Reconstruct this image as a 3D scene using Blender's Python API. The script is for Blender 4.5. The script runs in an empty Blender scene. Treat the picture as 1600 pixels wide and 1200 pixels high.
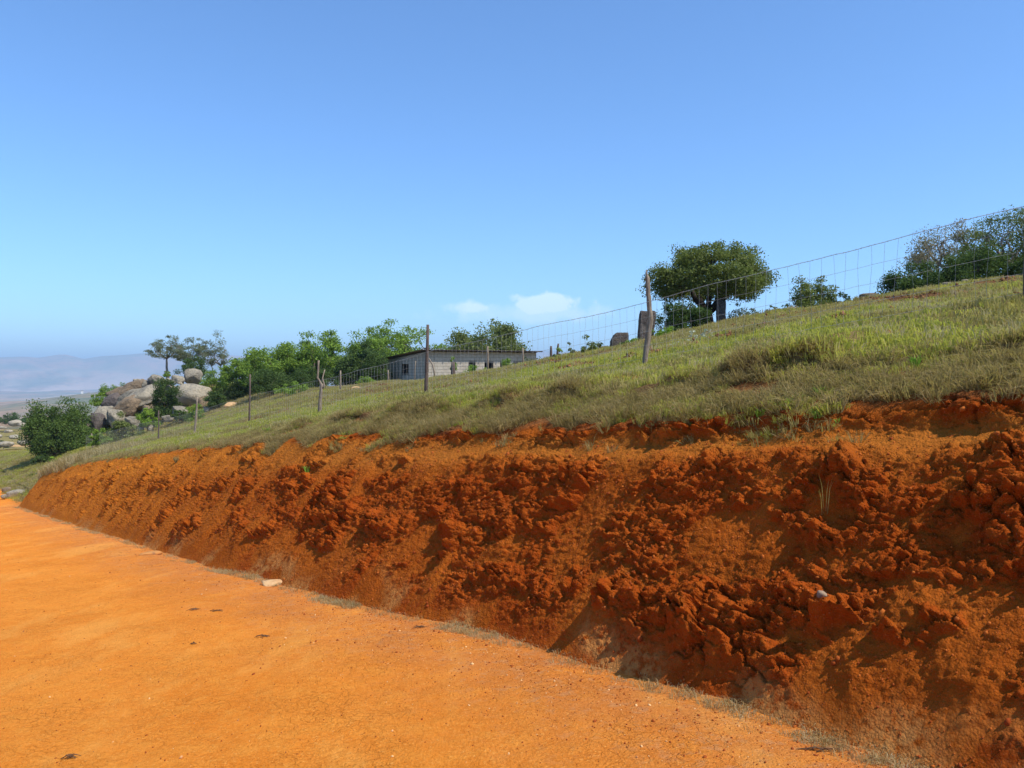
import bpy, math, random
import numpy as np
from mathutils import Vector, Matrix
random.seed(7); RNG = np.random.default_rng(7)
scn = bpy.context.scene
COL = scn.collection
R = math.radians

# ------------------------------------------------------------------ camera, light, exposure
F = 1250.0; HOR = 585.0; CAMH = 1.6
cam_d = bpy.data.cameras.new('camera'); cam = bpy.data.objects.new('camera', cam_d); COL.objects.link(cam)
cam.location = (0, 0, CAMH); cam.rotation_euler = (R(90 - 0.69), 0, 0)
cam_d.sensor_width = 36; cam_d.lens = 36 * F / 1600; cam_d.clip_start = 0.05; cam_d.clip_end = 60000
scn.camera = cam
SUN = Vector((0.50, -0.29, 0.82)).normalized()
sd = bpy.data.lights.new('sun', 'SUN'); so = bpy.data.objects.new('sun', sd); COL.objects.link(so)
sd.energy = 3.7; sd.angle = R(0.53); sd.color = (1.0, 0.955, 0.87)
so.rotation_euler = SUN.to_track_quat('Z', 'Y').to_euler(); so.location = (0, 0, 30)
wd = bpy.data.worlds.new('World'); scn.world = wd; wd.use_nodes = True
nt = wd.node_tree; nt.nodes.clear()
N = nt.nodes.new; L = nt.links.new
sky = N('ShaderNodeTexSky'); sky.sky_type = 'NISHITA'; sky.sun_disc = False
sky.sun_elevation = math.asin(SUN.z); sky.sun_rotation = math.atan2(SUN.x, SUN.y)
sky.altitude = 900; sky.air_density = 1.0; sky.dust_density = 1.2; sky.ozone_density = 9.0
bg = N('ShaderNodeBackground'); bg.inputs['Strength'].default_value = 0.15
# small low cumulus heads above the horizon
tc = N('ShaderNodeTexCoord')
def wmath(op, a, b=None, c=None):
    n = N('ShaderNodeMath'); n.operation = op
    for i, v in enumerate((a, b, c)):
        if v is None: continue
        if isinstance(v, (int, float)): n.inputs[i].default_value = v
        else: L(v, n.inputs[i])
    return n.outputs[0]
sx = N('ShaderNodeSeparateXYZ'); L(tc.outputs['Generated'], sx.inputs[0])
az = wmath('DIVIDE', sx.outputs[0], wmath('MAXIMUM', sx.outputs[1], 0.05))
el = wmath('DIVIDE', sx.outputs[2], wmath('MAXIMUM', sx.outputs[1], 0.05))
nz = N('ShaderNodeTexNoise'); nz.inputs['Scale'].default_value = 34; nz.inputs['Detail'].default_value = 7; nz.inputs['Roughness'].default_value = 0.6
L(tc.outputs['Generated'], nz.inputs['Vector'])
nzv = wmath('SUBTRACT', nz.outputs['Fac'], 0.5)
def puff(a0, e0, ra, re, amp, top):
    dx = wmath('DIVIDE', wmath('SUBTRACT', az, a0), ra)
    dy = wmath('DIVIDE', wmath('SUBTRACT', el, e0), re)
    dd = wmath('SQRT', wmath('ADD', wmath('MULTIPLY', dx, dx), wmath('MULTIPLY', dy, dy)))
    v = wmath('MULTIPLY', wmath('ADD', wmath('SUBTRACT', 1.0, dd), wmath('MULTIPLY', nzv, top)), 1.8)
    return wmath('MULTIPLY', wmath('MINIMUM', wmath('MAXIMUM', v, 0.0), 1.0), amp)
cl = wmath('ADD', puff(0.046, 0.090, 0.052, 0.012, 0.62, 2.6), puff(0.035, 0.076, 0.13, 0.016, 0.26, 2.2))
cl = wmath('ADD', cl, puff(-0.058, 0.083, 0.034, 0.008, 0.32, 2.4))
cl = wmath('MINIMUM', cl, 0.42)
mx = N('ShaderNodeMix'); mx.data_type = 'RGBA'
tint = N('ShaderNodeMix'); tint.data_type = 'RGBA'; tint.blend_type = 'MULTIPLY'; tint.inputs[0].default_value = 1
L(sky.outputs[0], tint.inputs[6]); tint.inputs[7].default_value = (0.82, 0.945, 0.99, 1)
L(cl, mx.inputs[0]); L(tint.outputs[2], mx.inputs[6]); mx.inputs[7].default_value = (6.2, 6.3, 6.6, 1)
L(mx.outputs[2], bg.inputs[0])
wo = N('ShaderNodeOutputWorld'); L(bg.outputs[0], wo.inputs[0])
scn.view_settings.view_transform = 'Standard'; scn.view_settings.look = 'None'
scn.view_settings.gamma = 1; scn.view_settings.use_curve_mapping = False
scn.view_settings.exposure = 0.68
scn.render.engine = 'CYCLES'
scn.cycles.volume_bounces = 0

# ------------------------------------------------------------------ numpy noise
def h2(ix, iy, s):
    h = (ix.astype(np.int64) * 374761393 + iy.astype(np.int64) * 668265263 + s * 2246822519) & 0xffffffff
    h = ((h ^ (h >> 13)) * 1274126177) & 0xffffffff
    h = ((h ^ (h >> 16)) * 2654435761) & 0xffffffff
    return ((h ^ (h >> 15)) & 0xffffff) / float(0x1000000)
def perlin(x, y, s=0):
    x = np.asarray(x, float); y = np.asarray(y, float)
    ix = np.floor(x); iy = np.floor(y); fx = x - ix; fy = y - iy
    ux = fx*fx*fx*(fx*(fx*6-15)+10); uy = fy*fy*fy*(fy*(fy*6-15)+10)
    def g(ax, ay, dx, dy):
        a = h2(ax, ay, s) * 2 * math.pi
        return np.cos(a) * dx + np.sin(a) * dy
    n00 = g(ix, iy, fx, fy); n10 = g(ix+1, iy, fx-1, fy); n01 = g(ix, iy+1, fx, fy-1); n11 = g(ix+1, iy+1, fx-1, fy-1)
    return ((n00*(1-ux)+n10*ux)*(1-uy) + (n01*(1-ux)+n11*ux)*uy) * 1.5
def fbm(x, y, o=4, s=0, g=0.5):
    r = 0; a = 1.0; f = 1.0
    for i in range(o):
        r = r + a * perlin(x*f, y*f, s + i*17); a *= g; f *= 2.03
    return r
def worley(x, y, s=0):
    ix = np.floor(x); iy = np.floor(y)
    f1 = np.full(x.shape, 9.0); f2 = np.full(x.shape, 9.0); cid = np.zeros(x.shape)
    for dx in (-1, 0, 1):
        for dy in (-1, 0, 1):
            cx = ix+dx; cy = iy+dy
            px_ = cx + h2(cx, cy, s); py_ = cy + h2(cx, cy, s+5)
            d = np.hypot(px_-x, py_-y)
            m = d < f1
            f2 = np.where(m, f1, np.minimum(f2, d)); cid = np.where(m, h2(cx, cy, s+9), cid); f1 = np.where(m, d, f1)
    return f1, f2, cid
def blocks(x, y, s=0, k=0.5, lean=0.35):
    """cells with tilted flat faces: height 0..1, distance to the joint, cell id"""
    ix = np.floor(x); iy = np.floor(y)
    f1 = np.full(x.shape, 9.0); f2 = np.full(x.shape, 9.0); cid = np.zeros(x.shape); ox = np.zeros(x.shape); oy = np.zeros(x.shape); tx = np.zeros(x.shape); ty = np.zeros(x.shape)
    for dx in (-1, 0, 1):
        for dy in (-1, 0, 1):
            cx = ix+dx; cy = iy+dy
            ax = x-cx-h2(cx, cy, s); ay = y-cy-h2(cx, cy, s+5)
            d = np.maximum(np.hypot(ax, ay)*0.8, np.maximum(np.abs(ax), np.abs(ay)))
            m = d < f1
            f2 = np.where(m, f1, np.minimum(f2, d)); cid = np.where(m, h2(cx, cy, s+9), cid)
            ox = np.where(m, ax, ox); oy = np.where(m, ay, oy)
            tx = np.where(m, h2(cx, cy, s+13)-0.5, tx); ty = np.where(m, h2(cx, cy, s+17)-0.5, ty); f1 = np.where(m, d, f1)
    h = 0.35 + 0.65*cid + k*2*(tx*ox + (ty+lean)*oy)
    return np.clip(h, 0, 1.6), f2-f1, cid
def sstep(a, b, x):
    t = np.clip((x-a)/(b-a), 0, 1); return t*t*(3-2*t)

# ------------------------------------------------------------------ frames: u runs down the road, w up the hill
U = np.array((-0.595, 0.8037)); W = np.array((0.8037, 0.595)); G = 0.1036
def xy2uw(x, y): return x*U[0]+y*U[1], x*W[0]+y*W[1]
def uw2xy(u, w): return u*U[0]+w*W[0], u*U[1]+w*W[1]
def line(w, pts):
    us, zs = [], []
    for px, py in pts:
        t = (px-800)/F
        d = w/(W[0]*t+W[1])
        for k in range(4):
            ww = w(d) if callable(w) else w
            d = ww/(W[0]*t+W[1])
        us.append(d*(U[0]*t+U[1])); zs.append(CAMH-(py-HOR)*d/F)
    o = np.argsort(us); return np.array(us)[o], np.array(zs)[o]
def lipw(u): return np.interp(u, [-20, 14, 40, 60], [5.5, 5.5, 4.7, 4.7])
def lipline():
    us, zs = [], []
    for px, py in [(71,738),(133,722),(200,712),(300,700),(400,688),(500,680),(600,672),(800,657),(1000,645),(1200,628),(1340,616),(1500,602),(1600,592),(1900,560)]:
        t = (px-800)/F; w = 5.5
        for k in range(8):
            d = w/(W[0]*t+W[1]); u = d*(U[0]*t+U[1]); w = float(lipw(u))
        us.append(u); zs.append(CAMH-(py-HOR)*d/F)
    o = np.argsort(us); return np.array(us)[o], np.array(zs)[o]
LW = [3.6, 5.5, 8.9, 14, 20, 28, 45, 80, 160, 400]
lu, lz = lipline()
def ext(l, more):  # append far control values
    u, z = l; m = max(u)
    mu = [a for a, b in more if a > m]; mz = [b for a, b in more if a > m]
    u = np.concatenate([u, mu]); z = np.concatenate([z, mz])
    s = (z[1]-z[0])/(u[1]-u[0]); s = -0.07
    return np.concatenate([[-60], u]), np.concatenate([[z[0]+s*(-60-u[0])], z])
FAR = [(118, -8.0), (150, -10.5), (200, -12), (400, -13)]
lines = [
    (np.array([-60, 46, 59, 71, 118, 150, 200, 400]), np.array([60*G, -46*G, -5.5, -5.8, -8.0, -10.5, -12, -13])),
    ext((lu, lz), [(43.5, -3.1), (45.5, -4.4), (59, -5.2), (71, -5.5)] + FAR),
    ext(line(8.9, [(145,703),(247,688),(303,680),(390,664),(498,646),(668,617),(800,596),(1008,566),(1300,518),(1597,470)]), [(68,-4.3),(100,-6.8)] + FAR),
    ext(line(14, [(145,690),(200,680),(300,662),(400,635),(500,618),(650,604),(840,579),(1008,545),(1200,505),(1400,476),(1600,452)]), FAR),
    ext(line(20, [(200,668),(300,655),(400,618),(500,607),(650,597),(740,587),(840,569),(1008,532),(1200,492),(1400,462),(1600,438)]), FAR),
    ext(line(28, [(200,660),(300,640),(400,625),(500,612),(650,601),(840,584),(1008,556),(1200,511),(1400,476),(1600,452)]), FAR),
]
lines.append((lines[5][0], lines[5][1]-1.6)); lines.append((lines[5][0], lines[5][1]-6)); lines.append((lines[5][0], lines[5][1]-16)); lines.append((lines[5][0], lines[5][1]-40))
UG = np.concatenate([np.arange(-60, 80, 0.5), np.arange(80, 401, 4)])
def smooth(a, k):
    ker = np.hanning(k+2)[1:-1]; ker /= ker.sum()
    return np.convolve(np.pad(a, k//2, mode='edge'), ker, 'valid')[:len(a)]
TAB = np.array([smooth(np.interp(UG, l[0], l[1]), 3 if i < 2 else 9) for i, l in enumerate(lines)])
def Zbase(u, w):
    u = np.asarray(u, float); w = np.asarray(w, float)
    cols = [np.interp(u, UG, r) for r in TAB]
    lw = lipw(u)
    ws = [np.full(u.shape, 3.6), lw] + [np.full(u.shape, float(v)) for v in LW[2:]]
    out = np.where(w <= 3.6, cols[0], cols[-1])
    out = np.where(w < -4.5, cols[0] - (-4.5-w)*0.16, out)
    for i in range(len(ws)-1):
        m = (w > ws[i]) & (w <= ws[i+1])
        t = (w-ws[i])/(ws[i+1]-ws[i])
        out = np.where(m, cols[i]*(1-t)+cols[i+1]*t, out)
    return out
KC = (-27.6, 67.5)                       # centre of the rock outcrop
def Zh(x, y):
    """height of the grassy hillside"""
    u, w = xy2uw(x, y)
    z = Zbase(u, w)
    k = np.exp(-(((x-KC[0])/7.5)**2 + ((y-KC[1])/7.0)**2))
    z = z + 2.6*k
    fade = sstep(5.4, 7.5, w)
    z = z + fade*(0.10*fbm(x*0.35, y*0.35, 3, 11) + 0.030*fbm(x*1.9, y*1.9, 4, 23))
    # ragged turf ledge above the cut
    e = 6.38 - np.clip(u, 0, 16)*0.030 + 0.32*fbm(u*0.55, u*0+3.1, 4, 31)
    ledge = sstep(-0.10, 0.02, w-e) * (1-sstep(0.1, 2.2, w-e)) * 0.17 * sstep(22, 10, u) * (0.5+sstep(-0.3, 0.4, fbm(u*0.8, u*0+9, 3, 5)))
    z = z + ledge
    # heaps of turned soil along the brow
    hp = soilheap(u, w)
    z = z + 0.09*hp*(0.5+1.0*fbm(x*3, y*3, 4, 41))
    return z
def soilheap(u, w):
    b = np.exp(-((w-(15.5+1.5*np.sin(u*0.21)))/2.6)**2) * sstep(0.02, 0.35, fbm(u*0.45, w*1.0, 3, 51))
    b2 = 0.8*np.exp(-((w-10.6)/1.3)**2) * sstep(0.15, 0.45, fbm(u*0.6, w*1.3, 3, 57))
    return np.clip(b + b2, 0, 1) * sstep(62, 45, u)
def ground(x, y):
    return float(Zh(np.array([x]), np.array([y]))[0])
def at(px, d): return ((px-800)/F*d, d)
def mpp(d): return d/F

# ------------------------------------------------------------------ tagging / mesh helpers
def tag(o, label=None, cat=None, group=None, kind=None):
    if label: o['label'] = label
    if cat: o['category'] = cat
    if group: o['group'] = group
    if kind: o['kind'] = kind
    return o
def link(name, me, mat=None, parent=None):
    o = bpy.data.objects.new(name, me); COL.objects.link(o)
    if mat is not None and me is not None and len(me.materials) == 0: me.materials.append(mat)
    if parent is not None: o.parent = parent
    return o
def empty(name, loc, rz=0, **k):
    o = bpy.data.objects.new(name, None); COL.objects.link(o); o.location = loc; o.rotation_euler = (0, 0, rz); o.empty_display_size = 0.2
    tag(o, **k); return o
def npmesh(name, V, Fq, smooth_=True, attrs=None):
    V = np.asarray(V, np.float32); Fq = np.asarray(Fq, np.int32)
    me = bpy.data.meshes.new(name); k = Fq.shape[1]
    me.vertices.add(len(V)); me.vertices.foreach_set('co', V.ravel())
    me.loops.add(Fq.size); me.loops.foreach_set('vertex_index', Fq.ravel())
    me.polygons.add(len(Fq)); me.polygons.foreach_set('loop_start', np.arange(0, Fq.size, k, dtype=np.int32))
    me.polygons.foreach_set('loop_total', np.full(len(Fq), k, np.int32))
    me.polygons.foreach_set('use_smooth', np.full(len(Fq), smooth_))
    for an, av in (attrs or {}).items():
        a = me.attributes.new(an, 'FLOAT', 'POINT'); a.data.foreach_set('value', np.asarray(av, np.float32).ravel())
    me.update(calc_edges=True); me.validate(); return me
def gridmesh(name, X, Y, Z, attrs=None, flip=False):
    n, m = X.shape
    idx = np.arange(n*m).reshape(n, m)
    q = np.stack([idx[:-1, :-1], idx[1:, :-1], idx[1:, 1:], idx[:-1, 1:]], -1).reshape(-1, 4)
    if flip: q = q[:, ::-1]
    return npmesh(name, np.stack([X, Y, Z], -1).reshape(-1, 3), q, True, attrs)
class MB:
    def __init__(s): s.v = []; s.f = []
    def box(s, x0, x1, y0, y1, z0, z1, M=None):
        b = len(s.v)
        for x in (x0, x1):
            for y in (y0, y1):
                for z in (z0, z1):
                    p = Vector((x, y, z)); s.v.append(tuple(M @ p if M else p))
        for f in ((0,1,3,2),(4,6,7,5),(0,4,5,1),(2,3,7,6),(0,2,6,4),(1,5,7,3)): s.f.append([b+i for i in f])
    def tube(s, pts, rad, n=6, cap=True):
        b0 = len(s.v); pts = [Vector(p) for p in pts]
        if not hasattr(rad, '__len__'): rad = [rad]*len(pts)
        a = None
        for i, p in enumerate(pts):
            t = (pts[min(i+1, len(pts)-1)]-pts[max(i-1, 0)]).normalized()
            if a is None:
                a = t.cross(Vector((0, 0, 1)))
                if a.length < 0.3: a = t.cross(Vector((1, 0, 0)))
            else: a = a - t*a.dot(t)
            a.normalize(); c = t.cross(a)
            for k in range(n):
                an = 2*math.pi*k/n
                s.v.append(tuple(p + (a*math.cos(an)+c*math.sin(an))*rad[i]))
        for i in range(len(pts)-1):
            for k in range(n):
                a = b0+i*n+k; b = b0+i*n+(k+1) % n
                s.f.append([a, b, b+n, a+n])
        if cap:
            s.f.append([b0+k for k in range(n)][::-1]); e = b0+(len(pts)-1)*n; s.f.append([e+k for k in range(n)])
    def mesh(s, name, sm=False):
        me = bpy.data.meshes.new(name); me.from_pydata(s.v, [], s.f); me.update()
        if sm:
            for p in me.polygons: p.use_smooth = True
        return me
    def build(s, name, mat, parent=None, sm=False): return link(name, s.mesh(name, sm), mat, parent)

# ------------------------------------------------------------------ materials
class NM:
    def __init__(s, name, rough=0.95, spec=0.15):
        s.m = bpy.data.materials.new(name); s.m.use_nodes = True; s.t = s.m.node_tree
        s.b = s.t.nodes['Principled BSDF']; s.b.inputs['Roughness'].default_value = rough
        s.b.inputs['Specular IOR Level'].default_value = spec
        g = s.t.nodes.new('ShaderNodeNewGeometry'); s.pos = g.outputs['Position']; s.bump = None
    def n(s, k): return s.t.nodes.new(k)
    def l(s, a, b): s.t.links.new(a, b)
    def setin(s, sock, v):
        if isinstance(v, (int, float)): sock.default_value = v
        elif isinstance(v, tuple): sock.default_value = v if len(v) == 4 else (*v, 1)
        else: s.l(v, sock)
    def map(s, sc, rot=(0,0,0), src=None):
        m = s.n('ShaderNodeMapping'); m.inputs['Scale'].default_value = sc; m.inputs['Rotation'].default_value = rot
        s.l(src or s.pos, m.inputs[0]); return m.outputs[0]
    def noise(s, scale, detail=5, rough=0.6, vec=None, dist=0):
        n = s.n('ShaderNodeTexNoise'); n.inputs['Scale'].default_value = scale; n.inputs['Detail'].default_value = detail
        n.inputs['Roughness'].default_value = rough; n.inputs['Distortion'].default_value = dist
        s.l(vec or s.pos, n.inputs['Vector']); return n.outputs['Fac']
    def vor(s, scale, feat='F1', vec=None):
        n = s.n('ShaderNodeTexVoronoi'); n.inputs['Scale'].default_value = scale; n.feature = feat
        s.l(vec or s.pos, n.inputs['Vector']); return n.outputs['Distance']
    def ramp(s, v, a, b, lo=0.0, hi=1.0):
        n = s.n('ShaderNodeMapRange'); n.interpolation_type = 'SMOOTHSTEP'
        s.l(v, n.inputs[0]); n.inputs[1].default_value = a; n.inputs[2].default_value = b; n.inputs[3].default_value = lo; n.inputs[4].default_value = hi
        return n.outputs[0]
    def mix(s, f, a, b, mode='MIX'):
        n = s.n('ShaderNodeMix'); n.data_type = 'RGBA'; n.blend_type = mode
        s.setin(n.inputs[0], f); s.setin(n.inputs[6], a); s.setin(n.inputs[7], b); return n.outputs[2]
    def math(s, op, a, b=0.0):
        n = s.n('ShaderNodeMath'); n.operation = op; s.setin(n.inputs[0], a); s.setin(n.inputs[1], b); return n.outputs[0]
    def attr(s, name):
        n = s.n('ShaderNodeAttribute'); n.attribute_name = name; return n.outputs['Fac']
    def color(s, c): s.setin(s.b.inputs['Base Color'], c); return s
    def addbump(s, h, dist, strength=1.0):
        b = s.n('ShaderNodeBump'); b.inputs['Distance'].default_value = dist; b.inputs['Strength'].default_value = strength
        s.l(h, b.inputs['Height'])
        if s.bump: s.l(s.bump, b.inputs['Normal'])
        s.bump = b.outputs[0]; s.l(s.bump, s.b.inputs['Normal']); return s
def leafmat(name, c1, c2, c3=None, trans=0.35, scale=1.5, rough=0.6):
    m = NM(name, rough, 0.08)
    oi = m.n('ShaderNodeNewGeometry')
    f = m.ramp(m.noise(scale, 3), 0.35, 0.65)
    c = m.mix(f, c1, c2)
    ri = oi.outputs['Random Per Island']
    c = m.mix(m.ramp(ri, 0.6, 1.0, 0, 0.7), c, c3 or c2)
    m.color(c)
    tr = m.n('ShaderNodeBsdfTranslucent'); m.setin(tr.inputs[0], m.mix(0.5, c, (c2[0]*1.3, c2[1]*1.5, c2[2]*0.7)))
    ms = m.n('ShaderNodeMixShader'); ms.inputs[0].default_value = trans
    m.l(m.b.outputs[0], ms.inputs[1]); m.l(tr.outputs[0], ms.inputs[2])
    m.l(ms.outputs[0], m.t.nodes['Material Output'].inputs[0])
    return m.m

# road soil
rm = NM('road_soil', 1.0, 0.03)
warp = rm.map((1, 1, 1))
n1 = rm.noise(0.55, 4, 0.6); n2 = rm.noise(6, 6, 0.65); n3 = rm.noise(55, 5, 0.7)
c = rm.mix(rm.ramp(n1, 0.35, 0.65), (0.70, 0.212, 0.024), (0.75, 0.246, 0.032))
c = rm.mix(rm.ramp(n2, 0.40, 0.70, 0, 0.55), c, (0.78, 0.300, 0.045))
edge = rm.attr('edge')
c = rm.mix(rm.math('MULTIPLY', edge, rm.ramp(rm.noise(2.3, 5, 0.7), 0.3, 0.6, 0.25, 1.0)), c, (0.57, 0.190, 0.045))
c = rm.mix(rm.math('MULTIPLY', edge, rm.ramp(rm.noise(9, 5, 0.7), 0.52, 0.62, 0, 0.55)), c, (0.50, 0.25, 0.11))
wv = rm.n('ShaderNodeVectorMath'); wv.operation = 'ADD'; rm.l(rm.pos, wv.inputs[0])
nc = rm.n('ShaderNodeTexNoise'); nc.inputs['Scale'].default_value = 5; nc.inputs['Detail'].default_value = 4
nsc = rm.n('ShaderNodeVectorMath'); nsc.operation = 'SCALE'; rm.l(nc.outputs['Color'], nsc.inputs[0]); nsc.inputs['Scale'].default_value = 0.16
rm.l(rm.pos, nc.inputs['Vector']); rm.l(nsc.outputs[0], wv.inputs[1])
cr = rm.vor(13, 'DISTANCE_TO_EDGE', wv.outputs[0]); cr2 = rm.vor(31, 'DISTANCE_TO_EDGE', wv.outputs[0])
crm = rm.math('MULTIPLY', rm.ramp(cr, 0.0, 0.055, 1, 0), rm.ramp(rm.noise(1.3, 4), 0.42, 0.62))
crm2 = rm.math('MULTIPLY', rm.ramp(cr2, 0.0, 0.09, 1, 0), rm.ramp(rm.noise(2.1, 4), 0.45, 0.62))
c = rm.mix(rm.math('MULTIPLY', crm, 0.18), c, (0.36, 0.095, 0.008))
c = rm.mix(rm.math('MULTIPLY', crm2, 0.18), c, (0.36, 0.095, 0.008))
c = rm.mix(rm.ramp(n3, 0.58, 0.75, 0, 0.35), c, (0.46, 0.12, 0.01))
wob = rm.noise(9, 5, 0.75, None, 1.2); lines_ = rm.math('ABSOLUTE', rm.math('SUBTRACT', wob, 0.5))
c = rm.mix(rm.math('MULTIPLY', rm.ramp(lines_, 0.0, 0.022, 0.75, 0.0), rm.ramp(rm.noise(1.7, 4), 0.35, 0.6)), c, (0.36, 0.095, 0.010))
c = rm.mix(rm.ramp(rm.noise(22, 6, 0.85), 0.50, 0.62, 0, 0.45), c, (0.52, 0.140, 0.012))
c = rm.mix(rm.ramp(rm.noise(48, 5, 0.8), 0.56, 0.66, 0, 0.6), c, (0.85, 0.42, 0.11))
c = rm.mix(rm.ramp(rm.noise(0.9, 6, 0.7, rm.map((1, 0.35, 1), (0, 0, 0.64))), 0.50, 0.66, 0, 0.45), c, (0.80, 0.36, 0.075))
rm.color(c)
hh = rm.math('SUBTRACT', rm.math('ADD', rm.math('MULTIPLY', n2, 0.6), rm.math('MULTIPLY', n3, 0.55)), rm.math('MULTIPLY', crm, 0.18))
rm.addbump(hh, 0.030, 1.0)
rm.addbump(rm.math('ADD', rm.noise(140, 3, 0.7), rm.math('MULTIPLY', rm.vor(60), -0.8)), 0.006, 0.8)
M_ROAD = rm.m
# cut bank soil
bm_ = NM('bank_soil', 1.0, 0.03)
loose = bm_.attr('loose'); upper = bm_.attr('upper'); pale = bm_.attr('pale'); left = bm_.attr('left')
n1 = bm_.noise(1.7, 5, 0.6); n2 = bm_.noise(11, 6, 0.7); n3 = bm_.noise(70, 5, 0.75)
red = bm_.mix(bm_.ramp(n1, 0.35, 0.65), (0.27, 0.046, 0.005), (0.35, 0.070, 0.008))
red = bm_.mix(bm_.ramp(n2, 0.45, 0.7, 0, 0.6), red, (0.38, 0.092, 0.011))
lo = bm_.mix(bm_.ramp(n1, 0.4, 0.65), (0.30, 0.066, 0.007), (0.36, 0.088, 0.010))
lo = bm_.mix(bm_.ramp(n2, 0.4, 0.62, 0, 0.5), lo, (0.39, 0.098, 0.011))
c = bm_.mix(loose, red, lo)
c = bm_.mix(bm_.math('MULTIPLY', upper, 0.7), c, (0.40, 0.135, 0.019))
c = bm_.mix(bm_.math('MULTIPLY', left, 0.75), c, (0.60, 0.190, 0.018))
c = bm_.mix(bm_.math('MULTIPLY', pale, bm_.ramp(n2, 0.36, 0.56)), c, (0.50, 0.22, 0.06))
c = bm_.mix(bm_.ramp(n3, 0.60, 0.72, 0, 0.35), c, (0.24, 0.045, 0.008))
c = bm_.mix(bm_.attr('humus'), c, bm_.mix(bm_.ramp(n2, 0.4, 0.6), (0.12, 0.050, 0.018), (0.24, 0.095, 0.030)))
sp = bm_.ramp(bm_.vor(38), 0.03, 0.06, 1, 0)
spm = bm_.math('MULTIPLY', sp, bm_.ramp(bm_.noise(23, 2), 0.60, 0.66))
c = bm_.mix(spm, c, (0.72, 0.55, 0.38))
bm_.color(c)
v1 = bm_.vor(26, 'F1'); v2 = bm_.vor(75, 'F1')
hb = bm_.math('ADD', bm_.math('MULTIPLY', n3, 0.5), bm_.math('ADD', bm_.math('MULTIPLY', v1, -0.6), bm_.math('MULTIPLY', v2, -0.35)))
bm_.addbump(hb, 0.028, 0.95)
M_BANK = bm_.m
# crumbs
cm = NM('soil_crumb'); oi = cm.n('ShaderNodeObjectInfo')
cm.color(cm.mix(oi.outputs['Random'], (0.24, 0.042, 0.007), (0.45, 0.12, 0.018))); cm.addbump(cm.noise(120, 4), 0.004); M_CRUMB = cm.m
gm = NM('grit'); oi = gm.n('ShaderNodeObjectInfo')
gm.color(gm.mix(gm.ramp(oi.outputs['Random'], 0.75, 0.95), (0.26, 0.06, 0.012), (0.72, 0.42, 0.18))); M_GRIT = gm.m
# hillside turf ground
hm = NM('turf_soil', 1.0, 0.03)
n1 = hm.noise(0.55, 5, 0.65); n2 = hm.noise(4.2, 6, 0.7); n3 = hm.noise(40, 5, 0.7)
c = hm.mix(hm.ramp(n2, 0.4, 0.6), (0.19, 0.17, 0.050), (0.25, 0.185, 0.075))
c = hm.mix(hm.ramp(n1, 0.5, 0.68, 0, 0.6), c, (0.20, 0.13, 0.06))
c = hm.mix(hm.attr('soil'), c, hm.mix(hm.ramp(n3, 0.35, 0.65), (0.14, 0.058, 0.022), (0.22, 0.12, 0.055)))
c = hm.mix(hm.attr('sand'), c, (0.50, 0.30, 0.14))
c = hm.mix(hm.ramp(n3, 0.55, 0.75, 0, 0.4), c, (0.09, 0.055, 0.025))
hm.color(c); hm.addbump(hm.noise(18, 6, 0.75), 0.05); hm.addbump(n3, 0.02)
M_TURF = hm.m
# far land
fm = NM('far_land')
nA = fm.noise(0.0022, 8, 0.62); nB = fm.noise(0.013, 6, 0.7)
c = fm.mix(fm.ramp(nA, 0.40, 0.60), (0.38, 0.23, 0.14), (0.20, 0.19, 0.11))
c = fm.mix(fm.ramp(nB, 0.50, 0.62, 0, 0.8), c, (0.10, 0.12, 0.06))
c = fm.mix(fm.math('MULTIPLY', fm.attr('plain'), fm.ramp(fm.noise(0.0012, 6, 0.6, fm.map((1, 0.45, 1))), 0.47, 0.56)), c, (0.62, 0.44, 0.32))
fm.color(c); fm.addbump(fm.noise(0.02, 8, 0.7), 14.0)
M_FAR = fm.m
# rocks
def rockmat(name, a, b, lich, bd=0.35):
    m = NM(name, 1.0, 0.05)
    q = m.mix(m.ramp(m.noise(0.9, 6, 0.65), 0.35, 0.62), a, b)
    q = m.mix(m.ramp(m.noise(2.2, 7, 0.75), 0.50, 0.66, 0, 0.8), q, lich)
    q = m.mix(m.ramp(m.noise(1.1, 5, 0.7, m.map((3, 3, 0.5))), 0.56, 0.72, 0, 0.55), q, (0.10, 0.085, 0.075))
    m.color(q); m.addbump(m.noise(2.4 if bd > 0.1 else 30, 9, 0.75), bd); return m.m
M_ROCK = rockmat('granite', (0.38, 0.325, 0.235), (0.26, 0.225, 0.17), (0.16, 0.15, 0.125))
M_ROCKP = rockmat('pale_granite', (0.46, 0.39, 0.28), (0.33, 0.285, 0.21), (0.19, 0.175, 0.145))
M_ROCKD = rockmat('dark_stone', (0.17, 0.135, 0.115), (0.12, 0.10, 0.09), (0.23, 0.20, 0.165))
M_ROCKR = rockmat('rusty_granite', (0.33, 0.235, 0.145), (0.22, 0.165, 0.11), (0.15, 0.13, 0.10))
M_BUFF = rockmat('buff_stone', (0.56, 0.36, 0.18), (0.50, 0.31, 0.15), (0.50, 0.27, 0.12), 0.012)
M_CRUSTY = rockmat('sandy_block', (0.52, 0.26, 0.09), (0.46, 0.20, 0.06), (0.40, 0.15, 0.04), 0.012)
M_PEBBLE = rockmat('pebble', (0.19, 0.13, 0.085), (0.30, 0.21, 0.14), (0.12, 0.065, 0.04), 0.006)
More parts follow.
